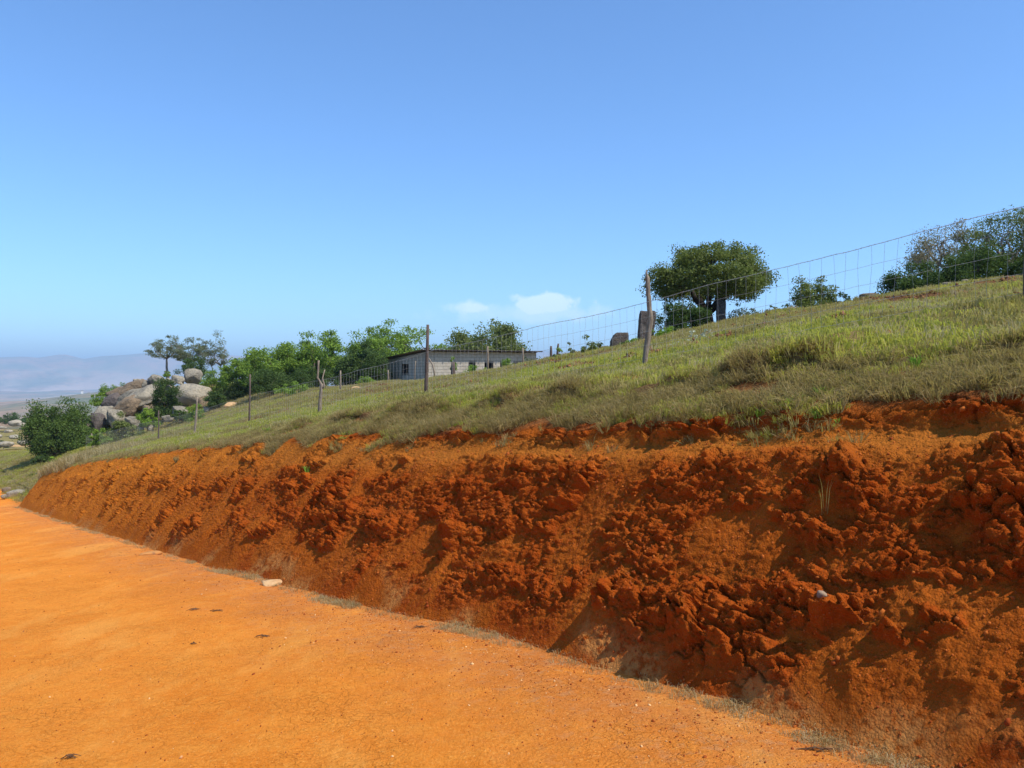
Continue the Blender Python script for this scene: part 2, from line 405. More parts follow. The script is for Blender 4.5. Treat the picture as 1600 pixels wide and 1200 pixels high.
# wood / metal / walls
def simple(name, a, b, sc, rough=0.85, bump=0.01, stretch=(1, 1, 1)):
    m = NM(name, rough, 0.06); v = m.map(stretch)
    n = m.noise(sc, 6, 0.7, v); m.color(m.mix(m.ramp(n, 0.35, 0.65), a, b)); m.addbump(n, bump); return m.m
M_POST = simple('weathered_post', (0.31, 0.245, 0.18), (0.15, 0.115, 0.085), 16, stretch=(3, 3, 0.5))
M_LITTER = simple('dry_litter', (0.16, 0.085, 0.045), (0.10, 0.055, 0.03), 30, 1.0, 0.001)
M_POSTD = simple('dark_post', (0.085, 0.062, 0.052), (0.14, 0.10, 0.08), 16, stretch=(3, 3, 0.5))
M_BARK = simple('bark', (0.13, 0.10, 0.075), (0.06, 0.048, 0.038), 9, bump=0.03, stretch=(2, 2, 0.6))
M_DARKBARK = simple('dark_bark', (0.060, 0.046, 0.036), (0.030, 0.024, 0.020), 9, bump=0.03, stretch=(2, 2, 0.6))
M_BARKP = simple('pale_bark', (0.27, 0.235, 0.195), (0.15, 0.125, 0.10), 7, bump=0.02, stretch=(2, 2, 0.6))
M_WIRE = simple('galvanised_wire', (0.42, 0.41, 0.40), (0.28, 0.265, 0.25), 30, 0.6, 0.001)
M_ROOF = simple('roof_sheet', (0.24, 0.19, 0.155), (0.14, 0.11, 0.095), 2.5, 0.75, 0.01)
M_BOARD = simple('grey_boards', (0.21, 0.18, 0.155), (0.13, 0.11, 0.098), 6, bump=0.02, stretch=(4, 4, 0.4))
M_DARK = simple('dark_timber', (0.05, 0.04, 0.034), (0.03, 0.025, 0.02), 8)
M_INT = simple('inside_wall', (0.16, 0.145, 0.13), (0.11, 0.10, 0.09), 4)
wm = NM('block_wall')
q = wm.mix(wm.ramp(wm.noise(3.0, 6, 0.7), 0.35, 0.65), (0.45, 0.395, 0.315), (0.36, 0.315, 0.25))
q = wm.mix(wm.ramp(wm.noise(1.2, 5, 0.7), 0.5, 0.7, 0, 0.5), q, (0.36, 0.28, 0.20))
wm.color(q); wm.addbump(wm.noise(25, 5), 0.01); M_BLOCK = wm.m
mm_ = NM('mortar'); mm_.color((0.20, 0.17, 0.135)); M_MORTAR = mm_.m
# leaves
M_LEAF_MAIN = leafmat('olive_leaf', (0.085, 0.110, 0.026), (0.16, 0.19, 0.044), (0.27, 0.29, 0.10))
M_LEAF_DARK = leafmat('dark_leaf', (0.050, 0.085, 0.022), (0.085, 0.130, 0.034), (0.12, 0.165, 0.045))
M_LEAF_MID = leafmat('mid_leaf', (0.070, 0.115, 0.024), (0.110, 0.165, 0.034), (0.15, 0.21, 0.05))
M_LEAF_GREEN = leafmat('green_leaf', (0.13, 0.20, 0.028), (0.20, 0.29, 0.042), (0.25, 0.36, 0.06))
M_LEAF_BRIGHT = leafmat('bright_leaf', (0.16, 0.26, 0.03), (0.22, 0.32, 0.04), (0.28, 0.36, 0.06))
M_LEAF_GREY = leafmat('grey_leaf', (0.12, 0.145, 0.075), (0.17, 0.19, 0.11), (0.22, 0.22, 0.15))
M_LEAF_BROWN = leafmat('brown_leaf', (0.21, 0.18, 0.11), (0.26, 0.225, 0.15), (0.18, 0.19, 0.10))
M_LEAF_SILVER = leafmat('silver_leaf', (0.42, 0.44, 0.34), (0.55, 0.56, 0.46), (0.30, 0.33, 0.18))
M_G1 = leafmat('grass_green', (0.30, 0.315, 0.050), (0.44, 0.41, 0.085), (0.55, 0.46, 0.17), 0.55, 0.9)
M_G2 = leafmat('grass_olive', (0.29, 0.245, 0.075), (0.38, 0.31, 0.11), (0.47, 0.38, 0.18), 0.5, 0.9)
M_G3 = leafmat('grass_dead', (0.23, 0.165, 0.065), (0.34, 0.255, 0.11), (0.46, 0.36, 0.17), 0.45, 2.0)
M_G4 = leafmat('grass_fresh', (0.16, 0.28, 0.03), (0.22, 0.36, 0.05), (0.26, 0.38, 0.07), 0.4, 2.0)
M_G5 = leafmat('grass_straw', (0.42, 0.34, 0.19), (0.50, 0.40, 0.24), (0.36, 0.30, 0.14), 0.4, 2.0)

M_EDGE = leafmat('edge_grass', (0.30, 0.185, 0.075), (0.42, 0.27, 0.11), (0.52, 0.36, 0.17), 0.35, 2.0)
# ------------------------------------------------------------------ outer land, far hills
def Zfar(r, th):
    t = np.tan(np.clip(th, -1.2, 1.2)); px = 800+F*t
    z = np.interp(r, [0, 260, 600, 900, 1300, 1700, 2600, 4200, 6000, 7600, 9200, 11500, 14000],
                     [-12, -12.4, -55, -47, -42, -30, -80, -115, -118, -105, 190, 120, 60])
    hill = np.interp(px, [-400, 0, 60, 120, 170, 260, 700, 2000], [-22, -18, -8, 0, 3, 6, 0, -10])
    z = z + hill*np.exp(-((r-1650)/600)**2)
    xx = r*np.sin(th); yy = r*np.cos(th)
    z = z + 9*sstep(400, 1200, r)*fbm(xx/420, yy/420, 5, 71)
    z = z + sstep(5800, 9000, r)*60*fbm(xx/2600, yy/2600, 5, 73)
    crest = np.interp(px, [-600, -100, 0, 60, 100, 130, 160, 230, 400, 850, 1500, 2600], [20, 6, -14, -22, 4, -18, 8, 26, 10, 60, 10, 30])
    z = z + crest*1.6*np.exp(-((r-9200)/1300)**2)
    z = z + 70*np.exp(-((r-7000)/700)**2)*fbm(xx/1500+5, yy/1500, 4, 77)
    return z
th = np.concatenate([np.linspace(-math.pi, -0.75, 150, endpoint=False), np.linspace(-0.75, 0.75, 900, endpoint=False), np.linspace(0.75, math.pi, 150)])
rr = np.concatenate([[0.5], np.geomspace(4, 14000, 260)])
TH, RR = np.meshgrid(th, rr, indexing='ij')
X = RR*np.sin(TH); Y = RR*np.cos(TH)
u_, w_ = xy2uw(X, Y)
zn = Zbase(u_, w_)
inside = sstep(-24, -16, u_)*sstep(190, 175, u_)*sstep(-6, -3.5, w_)*sstep(66, 56, w_)
zn = zn - 0.9*inside + (1-inside)*0.25*fbm(X*0.12, Y*0.12, 4, 91)*sstep(5, 30, RR)
s_ = sstep(230, 560, RR)
ZZ = zn*(1-s_) + Zfar(RR, TH)*s_
plain = sstep(3200, 4500, RR)*sstep(9000, 7000, RR)
far_me = gridmesh('hills', X, Y, ZZ, {'plain': plain, 'soil': np.zeros(X.size), 'sand': np.zeros(X.size)}, flip=False)
far_me.materials.append(M_FAR); far_me.materials.append(M_TURF)
cen = RR[:-1, :-1].ravel(); far_me.polygons.foreach_set('material_index', (cen < 240).astype(np.int32))
tag(link('hills', far_me), kind='structure')
ZMIN = float(ZZ.min()); ZMAX = float(ZZ.max())

# ------------------------------------------------------------------ road
def ulist(u0, u1, k, w0=0.0, mn=0.012):
    out = [u0]
    while out[-1] < u1:
        d = math.hypot(out[-1], w0); out.append(out[-1]+max(mn, k*d))
    return np.array(out)
uu = np.concatenate([np.linspace(-22, -0.5, 40), ulist(0, 60, 0.006, 2.0, 0.02)])
ww = np.concatenate([np.linspace(-6, 0, 40, endpoint=False), np.linspace(0, 4.15, 200)])
UU, WW = np.meshgrid(uu, ww, indexing='ij')
def road_z(u, w):
    z = np.interp(u, UG, TAB[0])
    z = z + 0.012*fbm(u*0.6, w*0.8, 4, 101) + 0.0035*fbm(u*6, w*6, 4, 103)
    z = z - 0.02*np.exp(-((w-1.4)/0.25)**2)*0.3
    e = edge_w(u)
    z = z - 0.03*np.exp(-((w-e+0.12)/0.14)**2)
    return z
def edge_w(u): return np.interp(u, [-20, 2, 3.4, 5.2, 8, 14, 30, 60], [3.7, 3.74, 3.88, 3.88, 3.68, 3.52, 3.52, 3.6]) + 0.05*fbm(u*0.7, u*0+1.7, 4, 107) + np.where(u > 42, (np.maximum(u-42, 0))**1.5*0.12, 0)
EX, EY = uw2xy(UU, WW)
ed = sstep(1.9, 0.1, (edge_w(UU)-WW) + 0.35*fbm(UU*0.9, WW*1.2, 4, 109))
tag(link('road', gridmesh('road', EX, EY, road_z(UU, WW), {'edge': ed}, flip=True), M_ROAD), kind='structure')

# ------------------------------------------------------------------ cut bank
def bank_profile(u, p):
    """p 0..1 from road edge to turf; returns w, z before relief"""
    e = edge_w(u); lw = np.maximum(lipw(u), e+1.0); zr = np.interp(u, UG, TAB[0])
    lip = np.interp(u, UG, TAB[1]); H = np.maximum(lip - zr, 0.25)
    sh = sstep(13, 5, u)                       # the ledge under the turf is clear only on the near side
    endf = sstep(43.6, 42.0, u)
    lw_w = (lw-e)
    pw0 = np.array([-0.06, 0.0, 0.05, 0.30, 0.62, 0.90, 1.0, 1.6, 2.4])
    ph0 = np.array([-0.05, 0.0, 0.075, 0.36, 0.70, 0.93, 1.0])
    pw1 = np.array([-0.06, 0.0, 0.05, 0.32, 0.64, 0.83, 0.95, 1.6, 2.4])
    ph1 = np.array([-0.05, 0.0, 0.065, 0.36, 0.76, 0.835, 0.985])
    pp = np.array([0.0, 0.03, 0.07, 0.30, 0.58, 0.72, 0.82, 0.92, 1.0])
    w = np.zeros(u.shape); z = np.zeros(u.shape)
    def interp_col(tab0, tab1):
        out = np.zeros(u.shape)
        a = np.interp(p, pp, tab0); b = np.interp(p, pp, tab1)
        return a*(1-sh)+b*sh
    fw = interp_col(pw0, pw1)
    w = e + fw*lw_w
    fh = interp_col(np.append(ph0, [1.0, 1.0]), np.append(ph1, [1.0, 1.0]))
    zt = Zh(*uw2xy(u, w)) - 0.004
    z = zr + fh*H
    t = sstep(0.80, 0.86, p)
    z = z*(1-t) + (zt-0.0)*t
    flat = np.interp(u, UG, TAB[0]) + 0.15
    z = np.where(p > 0.04, z*endf + np.minimum(z, flat-0.3)*(1-endf), z)
    return w, z
bu = np.concatenate([np.linspace(-14, -4, 60, endpoint=False), np.linspace(-4, 0.2, 190, endpoint=False), ulist(0.2, 46, 0.0030, 3.6, 0.0095)])
bp = np.concatenate([np.linspace(0, 0.80, 285, endpoint=False), np.linspace(0.80, 1.0, 45)])
BU, BP = np.meshgrid(bu, bp, indexing='ij')
BW, BZ = bank_profile(BU, BP)
for k in range(3):                                  # soften the section along the slope
    BZ[:, 5:-5] = sum(BZ[:, 5+j:BZ.shape[1]-5+j] for j in range(-5, 6))/11.0
    BW[:, 5:-5] = sum(BW[:, 5+j:BW.shape[1]-5+j] for j in range(-5, 6))/11.0
BS = np.concatenate([np.zeros((len(bu), 1)), np.cumsum(np.hypot(np.diff(BW, axis=1), np.diff(BZ, axis=1)), axis=1)], 1)   # metres up the slope
# relief
q1 = fbm(BU*1.6, BS*1.6, 4, 201); q2 = fbm(BU*1.6+40, BS*1.6, 4, 203)
q3 = fbm(BU*9, BS*9, 3, 205); q4 = fbm(BU*9+11, BS*9, 3, 207)
ux = BU + 0.055*q1 + 0.016*q3; sx_ = BS + 0.055*q2 + 0.016*q4
lean = 0.25                                           # joints lean across the slope
A1, A2, AC = worley(ux/0.30 + lean*sx_, sx_/0.22, 211)
B1, B2, BC = worley(ux/0.125 + lean*sx_, sx_/0.105, 213)
C1, C2, CC = worley(ux/0.052, sx_/0.046, 215)
D1, D2, DC = worley(ux/0.023+7, sx_/0.021, 217)
HA, EA, IA = blocks(ux/0.34 + lean*sx_ + 0.10*q3, sx_/0.24 + 0.12*q4, 311, 0.45, 0.32)
HB, EB, IB = blocks(ux/0.15 + lean*sx_+3, sx_/0.12, 313, 0.55, 0.35)
def dome(f1, f2, cw): return np.sqrt(np.clip(1-(f1*1.05)**2, 0, 1))*sstep(0.0, cw, f2-f1)
Lc = 0.50
qq = (sx_ + 0.20*fbm(BU*0.7, BS*0.8, 3, 221) + 0.16*fbm(BU*2.0, BS*0.6, 3, 223))/Lc
saw = 1-(qq-np.floor(qq)); saw = saw*sstep(1.0, 0.88, saw)
crumb = 0.020*np.abs(fbm(BU*17, BS*17, 4, 225)) - 0.022*np.abs(fbm(BU*8, BS*8+4, 4, 227))
rb = sstep(-0.1, 0.5, fbm(BU*0.9+7, BS*1.1, 3, 229))          # where the big clods stand
big = (0.045+0.125*rb)*HA*sstep(0.0, 0.10, EA) + (0.022+0.030*rb)*HB*sstep(0.0, 0.16, EB) + 0.026*BC*dome(B1, B2, 0.20) + 0.022*CC*dome(C1, C2, 0.3) + 0.009*DC*dome(D1, D2, 0.3) + crumb
fine = 0.050*BC**2*dome(B1, B2, 0.25) + 0.032*CC*dome(C1, C2, 0.3) + 0.014*DC*dome(D1, D2, 0.3) + crumb
near = sstep(17, 6, BU)
# hard crust pokes out of the loose soil
reg = fbm(BU*0.9, BS*1.3+5, 4, 231) + 0.34*np.exp(-((BS-1.40)/0.50)**2) - 0.25*sstep(14, 30, BU) - 0.30*sstep(1.05, 0.45, BS)*sstep(2.0, 4.5, BU) + 0.10
crust = sstep(-0.42, 0.40, reg)
hs = crust*(big*(0.70+0.30*near) + 0.040*saw*(0.5+0.5*near)) + (1-crust)*fine*0.62
hs = hs - 0.030
tal = 0.024*fbm(BU*2.2, BS*1.1, 4, 241) + 0.035*fbm(BU*0.9, BS*0.5, 3, 243) + 0.004 + 0.045*sstep(0.1, 0.6, fbm(BU*1.1+3, BS*0.7, 3, 245))
tal = tal + 0.020*fbm(BU*3.2+BS*1.6, BS*0.8, 4, 249)
tal = tal + 0.0065*fbm(BU*22, BS*22, 3, 247) + 0.006*DC*dome(D1, D2, 0.4) + 0.012*sstep(0.55, 1, CC)*dome(C1, C2, 0.3)
kk = 0.010
relief = np.where(np.abs(hs-tal) < kk, np.maximum(hs, tal)+(kk-np.abs(hs-tal))**2/(4*kk), np.maximum(hs, tal))
looseA = sstep(0.010, -0.012, hs-tal)
bench = np.exp(-((BP-0.655)/0.045)**2)*sstep(13, 6, BU)                # smooth dusty ledge
relief = relief*(1-0.7*bench) + 0.008*bench; looseA = np.maximum(looseA, bench)
far_s = sstep(22, 36, BU)*0.45
relief = relief*(1-far_s)
topm = sstep(0.86, 0.73, BP)*(1-sstep(15, 9, BU)) + sstep(0.885, 0.80, BP)*sstep(15, 9, BU); toem = sstep(0.015, 0.17, BP)
scarp = np.exp(-((BP-0.775)/0.035)**2)*sstep(16, 6, BU)
relief = relief*(1-0.0*scarp) + scarp*(0.06*HA*sstep(0, 0.12, EA) + 0.04*fbm(BU*2.2, BS*3, 4, 251))
relief = relief*topm*toem
dW = np.gradient(BW, axis=1); dZ = np.gradient(BZ, axis=1); ln = np.hypot(dW, dZ)+1e-9
nW = -dZ/ln; nZ = dW/ln
# smooth relief normals: blend to a steady outward direction
nW = nW*0.6-0.25; nZ = nZ*0.6+0.28; ln = np.hypot(nW, nZ); nW /= ln; nZ /= ln
upk = sstep(0.70, 0.80, BP)
BW2 = BW + nW*relief*(1-0.35*upk); BZ2 = BZ + nZ*relief*(1-0.85*upk)
bx_, by_ = uw2xy(BU, BW2)
upperA = sstep(0.50, 0.66, BP + 0.06*fbm(BU*0.7, BS, 3, 261)) * sstep(0.755, 0.705, BP)
paleA = 0.85*sstep(0.13, 0.02, BP + 0.05*fbm(BU*1.1, BS, 3, 263)) * sstep(0.0, 0.35, fbm(BU*0.7+2, BS*0.8, 3, 265)+0.35*sstep(4.5, 2.0, BU)+0.0)
leftA = sstep(9, 30, BU)
humusA = sstep(0.755, 0.83, BP + 0.035*fbm(BU*2.0, BS*2, 4, 267))*np.maximum(sstep(0.9, 0.2, fbm(BU*1.1, BS*1.2, 3, 269)), sstep(0.82, 0.87, BP))
bank = link('earth_bank', gridmesh('earth_bank', bx_, by_, BZ2, {'loose': looseA, 'upper': upperA, 'pale': paleA, 'left': leftA, 'humus': humusA}, flip=True), M_BANK)
tag(bank, kind='structure')

# ------------------------------------------------------------------ grassy hillside
hu = np.concatenate([np.linspace(-20, 0, 60, endpoint=False), ulist(0, 60, 0.0075, 7.0, 0.05), np.linspace(60.6, 180, 150)])
hw = np.concatenate([np.linspace(4.8, 9.5, 110, endpoint=False), np.geomspace(9.5, 60, 150)])
HU, HW = np.meshgrid(hu, hw, indexing='ij')
HX, HY = uw2xy(HU, HW)
lipn = lipw(HU)+0.55+0.12*fbm(HU*1.1, HU*0+5, 4, 271)
HZ = Zh(HX, HY)
HZ = np.where(HU < 43.5, np.where(HW < lipn, HZ-0.5*sstep(lipn, lipn-0.12, HW)*1.0, HZ), HZ)
px_h = 800+F*HX/np.maximum(HY, 0.1)
sand = sstep(0.45, 0.7, fbm(HX*0.3, HY*0.3, 3, 281))*sstep(40, 50, HU)*sstep(62, 52, HU) + sstep(100, 112, HU)*sstep(0.05, 0.35, fbm(HX*0.06, HY*0.06, 3, 283))
soil = np.clip(soilheap(HU, HW)*1.3 + sstep(7.0, 5.9, HW)*sstep(-0.3, 0.2, fbm(HU*1.3, HW*1.3, 3, 285))*sstep(44, 40, HU), 0, 1)
tag(link('hillside', gridmesh('hillside', HX, HY, HZ, {'soil': soil, 'sand': np.clip(sand, 0, 1)}, flip=True), M_TURF), kind='structure')
# verge ground beyond the end of the bank
vu = np.linspace(41, 180, 220); vw = np.linspace(-3, 7.0, 60)
VU, VW = np.meshgrid(vu, vw, indexing='ij'); VX, VY = uw2xy(VU, VW)
VZ = Zh(VX, VY) + 0.10*fbm(VX*0.5, VY*0.5, 3, 291) - 0.10 - 0.6*sstep(edge_w(VU), edge_w(VU)-0.4, VW)*sstep(58, 52, VU) - 1.0*sstep(46, 43, VU)
tag(link('verge', gridmesh('verge', VX, VY, VZ, {'soil': sstep(0.1, 0.5, fbm(VU*0.2, VW*0.4, 3, 293))*0.7, 'sand': sstep(105, 120, VU)*0.5}, flip=True), M_TURF), kind='structure')
# dirt track crossing the low ground
def strip(name, pts, width, lift, mat):
    V = []; Q = []
    P_ = [np.array(at(px, d)) for px, d in pts]
    dense = []
    for a, b in zip(P_[:-1], P_[1:]):
        for k in range(24): dense.append(a+(b-a)*k/24)
    for i, p in enumerate(dense):
        t = dense[min(i+1, len(dense)-1)]-dense[max(i-1, 0)]; t = t/np.linalg.norm(t); n = np.array((-t[1], t[0]))
        for j in range(5):
            q = p+n*width*(j/4-0.5); V.append((q[0], q[1], ground(q[0], q[1])+lift))
    n = len(dense)
    for i in range(n-1):
        for j in range(4): a = i*5+j; Q.append((a, a+1, a+6, a+5))
    me = npmesh(name, V, Q, True, {'edge': np.zeros(len(V))})
    return link(name, me, mat)
tag(strip('dirt_track', [(-260, 92), (-60, 100), (40, 104), (90, 108), (200, 118)], 3.2, 0.16, M_ROAD), kind='structure')

# ------------------------------------------------------------------ scatter (points -> instances)
def protocol(name, meshes):
    c_ = bpy.data.collections.new(name)
    for i, (me, mat) in enumerate(meshes):
        if len(me.materials) == 0: me.materials.append(mat)
        o = bpy.data.objects.new('%s_%03d' % (name, i), me); c_.objects.link(o)
    return c_
def scatter(name, P_, rot, scl, idx, coll, kind='stuff'):
    n = len(P_)
    me = bpy.data.meshes.new(name); me.vertices.add(n); me.vertices.foreach_set('co', np.asarray(P_, np.float32).ravel())
    a = me.attributes.new('rot', 'FLOAT_VECTOR', 'POINT'); a.data.foreach_set('vector', np.asarray(rot, np.float32).ravel())
    a = me.attributes.new('scl', 'FLOAT', 'POINT'); a.data.foreach_set('value', np.asarray(scl, np.float32))
    a = me.attributes.new('idx', 'INT', 'POINT'); a.data.foreach_set('value', np.asarray(idx, np.int32))
    me.update()
    o = link(name, me)
    g = bpy.data.node_groups.new(name, 'GeometryNodeTree')
    g.interface.new_socket('Geometry', in_out='INPUT', socket_type='NodeSocketGeometry')
    g.interface.new_socket('Geometry', in_out='OUTPUT', socket_type='NodeSocketGeometry')
    i_ = g.nodes.new('NodeGroupInput'); o_ = g.nodes.new('NodeGroupOutput')
    ip = g.nodes.new('GeometryNodeInstanceOnPoints'); ci = g.nodes.new('GeometryNodeCollectionInfo')
    ci.inputs['Collection'].default_value = coll; ci.inputs['Separate Children'].default_value = True; ci.inputs['Reset Children'].default_value = True
    def at_(nm, t):
        q = g.nodes.new('GeometryNodeInputNamedAttribute'); q.data_type = t; q.inputs['Name'].default_value = nm; return q.outputs['Attribute']
    mp = g.nodes.new('GeometryNodeMeshToPoints')
    g.links.new(i_.outputs[0], mp.inputs['Mesh']); g.links.new(mp.outputs[0], ip.inputs['Points'])
    g.links.new(ci.outputs[0], ip.inputs['Instance']); ip.inputs['Pick Instance'].default_value = True
    g.links.new(at_('idx', 'INT'), ip.inputs['Instance Index']); g.links.new(at_('rot', 'FLOAT_VECTOR'), ip.inputs['Rotation'])
    g.links.new(at_('scl', 'FLOAT'), ip.inputs['Scale'])
    g.links.new(ip.outputs[0], o_.inputs[0])
    md = o.modifiers.new('scatter', 'NODES'); md.node_group = g
    tag(o, kind=kind)
    return o
def blades(n, rad, h0, h1, wd_, bend, seed, spread=0.0):
    r = np.random.default_rng(seed); V = []; T = []
    for i in range(n):
        a = r.uniform(0, 2*math.pi); q = rad*math.sqrt(r.uniform()); bx, by = q*math.cos(a), q*math.sin(a)
        h = r.uniform(h0, h1); l = r.uniform(0, 2*math.pi); bn = r.uniform(0.2, 1)*bend
        if spread: l = a+r.normal()*0.4; 
        dx, dy = math.cos(l), math.sin(l); sx2, sy2 = -dy*wd_/2, dx*wd_/2
        ph = r.uniform(0, 6.28); sx2, sy2 = math.cos(ph)*wd_/2, math.sin(ph)*wd_/2
        b = len(V)
        m = (bx+dx*h*bn*0.35, by+dy*h*bn*0.35, h*0.6*(1-0.2*bn)); e = (bx+dx*h*bn*1.0, by+dy*h*bn*1.0, h*(1-0.55*bn))
        V += [(bx-sx2, by-sy2, -0.02), (bx+sx2, by+sy2, -0.02), (m[0]+sx2*0.8, m[1]+sy2*0.8, m[2]), (m[0]-sx2*0.8, m[1]-sy2*0.8, m[2]), e]
        T += [(b, b+1, b+2), (b, b+2, b+3), (b+3, b+2, b+4)]
    return npmesh('blade_patch', V, T, False)
g_green = protocol('turf_green', [(blades(44, 0.17, 0.025, 0.085, 0.0105, 1.15, s), M_G1) for s in range(3)] +
                                 [(blades(44, 0.17, 0.025, 0.085, 0.0105, 1.15, 10+s), M_G2) for s in range(3)] +
                                 [(blades(40, 0.15, 0.04, 0.14, 0.006, 0.9, 20+s), M_G5) for s in range(1)] +
                                 [(blades(55, 0.17, 0.03, 0.09, 0.008, 1.0, 30+s), M_G3) for s in range(2)])
def pts_on(n, u0, u1, w0, w1, r):
    return r.uniform(u0, u1, n), r.uniform(w0, w1, n)
r = np.random.default_rng(3)
PU = []; PW = []
for (n, a, b, c_, d_) in ((15000, -2, 20, 6.3, 14), (12000, -2, 22, 14, 24), (17000, 20, 46, 5.6, 16), (10000, 20, 46, 16, 26), (15000, 46, 90, 6, 26), (6000, 44, 140, 3.8, 12)):
    a1, a2 = pts_on(n, a, b, c_, d_, r); PU.append(a1); PW.append(a2)
PU = np.concatenate(PU); PW = np.concatenate(PW)
gx, gy = uw2xy(PU, PW)
e_ = 6.38 - np.clip(PU, 0, 16)*0.030 + 0.32*fbm(PU*0.55, PU*0+3.1, 4, 31)
sh_ = soilheap(PU, PW)
bare = sstep(0.15, 0.5, fbm(gx*0.9, gy*0.9, 3, 303))
keep = (r.uniform(size=len(PU)) > sh_*0.85) & (r.uniform(size=len(PU)) > bare*0.55) & ((PW > e_-0.02) | (PU > 16))
gx, gy, PU, PW = gx[keep], gy[keep], PU[keep], PW[keep]
tone = fbm(gx*0.28, gy*0.28, 4, 305) + r.normal(size=len(gx))*0.22 + 0.25*np.exp(-((PW-8.0)/2.0)**2) - 0.30*sstep(11.5, 13, PW) - 0.2*sstep(30, 50, PU)
ix = np.where(tone > -0.02, r.integers(0, 3, len(gx)), r.integers(3, 6, len(gx)))
rr_ = r.uniform(size=len(gx)); ix = np.where(rr_ < 0.07, 6, ix); ix = np.where((rr_ > 0.80) & (tone < -0.05), r.integers(7, 9, len(gx)), ix)
rot = np.zeros((len(gx), 3)); rot[:, 2] = r.uniform(0, 6.28, len(gx)); rot[:, 0] = r.normal(size=len(gx))*0.08
gz = Zh(gx, gy)
gd = np.hypot(gx, gy)
scatter('grass', np.stack([gx, gy, gz], -1), rot, r.uniform(0.7, 1.35, len(gx))*np.interp(gd, [10, 60], [1, 1.7]), ix, g_green)
# dead, drooping grass on the lip of the cut
g_lip = protocol('turf_lip', [(blades(40, 0.08, 0.05, 0.24, 0.0085, 1.5, 40+s, 1), M_G3) for s in range(3)] +
                             [(blades(36, 0.10, 0.04, 0.17, 0.0095, 1.4, 50+s, 1), M_G2) for s in range(3)] +
                             [(blades(26, 0.05, 0.06, 0.15, 0.013, 0.9, 60, 1), M_G4), (blades(40, 0.10, 0.04, 0.13, 0.010, 1.4, 61, 1), M_G1)])
r = np.random.default_rng(5)
n = 15000
PU = np.concatenate([r.uniform(0.3, 16, n), r.uniform(14, 44, 7000)])
off = np.concatenate([r.beta(1.6, 1.6, n)*1.36-0.42, r.beta(1.4, 1.4, 7000)*0.95-0.15])
PW = lipw(PU) + off
gx, gy = uw2xy(PU, PW)
cov = fbm(PU*1.1, PW*1.8, 4, 311) + 0.40*np.exp(-((off-0.02)/0.20)**2) + 0.60*sstep(-0.2, 0.30, off) - 0.08 + 0.14*sstep(12, 7, PU)
keep = r.uniform(size=len(PU)) < 0.95*sstep(0.0, 0.40, cov)
gx, gy, PU, PW, off = gx[keep], gy[keep], PU[keep], PW[keep], off[keep]
# surface height of the bank/turf under each tuft, by looking up the relief grid
def bank_z(u, w):
    i = np.clip(np.searchsorted(bu, u), 0, len(bu)-1); out = np.zeros(len(u))
    for k in range(len(u)):
        row = BW2[i[k]]; j = np.argmin(np.abs(row-w[k])); out[k] = BZ2[i[k], j]
    return out
gz = bank_z(PU, PW); zt_ = Zh(gx, gy); gz = np.where(off > 0.6, zt_, np.maximum(gz, np.where(off > 0.5, zt_, -99)))
rot = np.zeros((len(gx), 3)); rot[:, 2] = r.uniform(0, 6.28, len(gx)); rot[:, 0] = r.normal(size=len(gx))*0.25; rot[:, 1] = r.normal(size=len(gx))*0.25
rr_ = r.uniform(size=len(gx))
rr_ = rr_ + np.clip(0.9*fbm(PU*0.9, PW*1.6, 3, 315), -0.25, 0.35) + 0.30*sstep(0.25, 0.9, off)
ix = np.where(rr_ < 0.66, r.integers(0, 3, len(gx)), np.where(rr_ < 1.0, r.integers(3, 6, len(gx)), np.where(r.uniform(size=len(gx)) < 0.94, 7, 6)))
scatter('dry_grass', np.stack([gx, gy, gz-0.01], -1), rot, 0.28+0.62*r.uniform(size=len(gx))**1.6, ix, g_lip)
# sparse grass fringe along the road edge
r = np.random.default_rng(9)
PU = np.concatenate([r.uniform(0.3, 12, 3800), r.uniform(12, 46, 3800)])
offs = r.normal(size=len(PU))*0.08 - 0.06
PW = edge_w(PU)+offs
dens = 0.10+0.60*sstep(-0.05, 0.35, fbm(PU*0.8, PU*0+8, 4, 321)+0.05)
keep = r.uniform(size=len(PU)) < dens; PU, PW = PU[keep], PW[keep]
gx, gy = uw2xy(PU, PW); gz = np.maximum(road_z(PU, PW), -99)
g_edge = protocol('turf_edge', [(blades(20, 0.05, 0.015, 0.06, 0.0045, 1.4, 70+s, 1), (M_EDGE, M_EDGE, M_G5)[s]) for s in range(3)])
rot = np.zeros((len(gx), 3)); rot[:, 2] = r.uniform(0, 6.28, len(gx))
scatter('road_edge_grass', np.stack([gx, gy, gz], -1), rot, r.uniform(0.35, 1.05, len(gx)), r.integers(0, 3, len(gx)), g_edge)
# tall straw-coloured grass at the low end of the cut
r = np.random.default_rng(10)
PU = r.uniform(33, 47, 1500); PW = lipw(PU)+r.uniform(-0.15, 2.6, 1500)
k = r.uniform(size=1500) < sstep(33, 40, PU); PU, PW = PU[k], PW[k]
gx, gy = uw2xy(PU, PW)
g_tall = protocol('turf_tall', [(blades(50, 0.12, 0.2, 0.55, 0.012, 0.7, 80+s, 1), (M_G5, M_G3)[s]) for s in range(2)])
rot = np.zeros((len(gx), 3)); rot[:, 2] = r.uniform(0, 6.28, len(gx))
scatter('tall_grass', np.stack([gx, gy, Zh(gx, gy)-0.03], -1), rot, r.uniform(0.6, 1.2, len(gx)), r.integers(0, 2, len(gx)), g_tall)

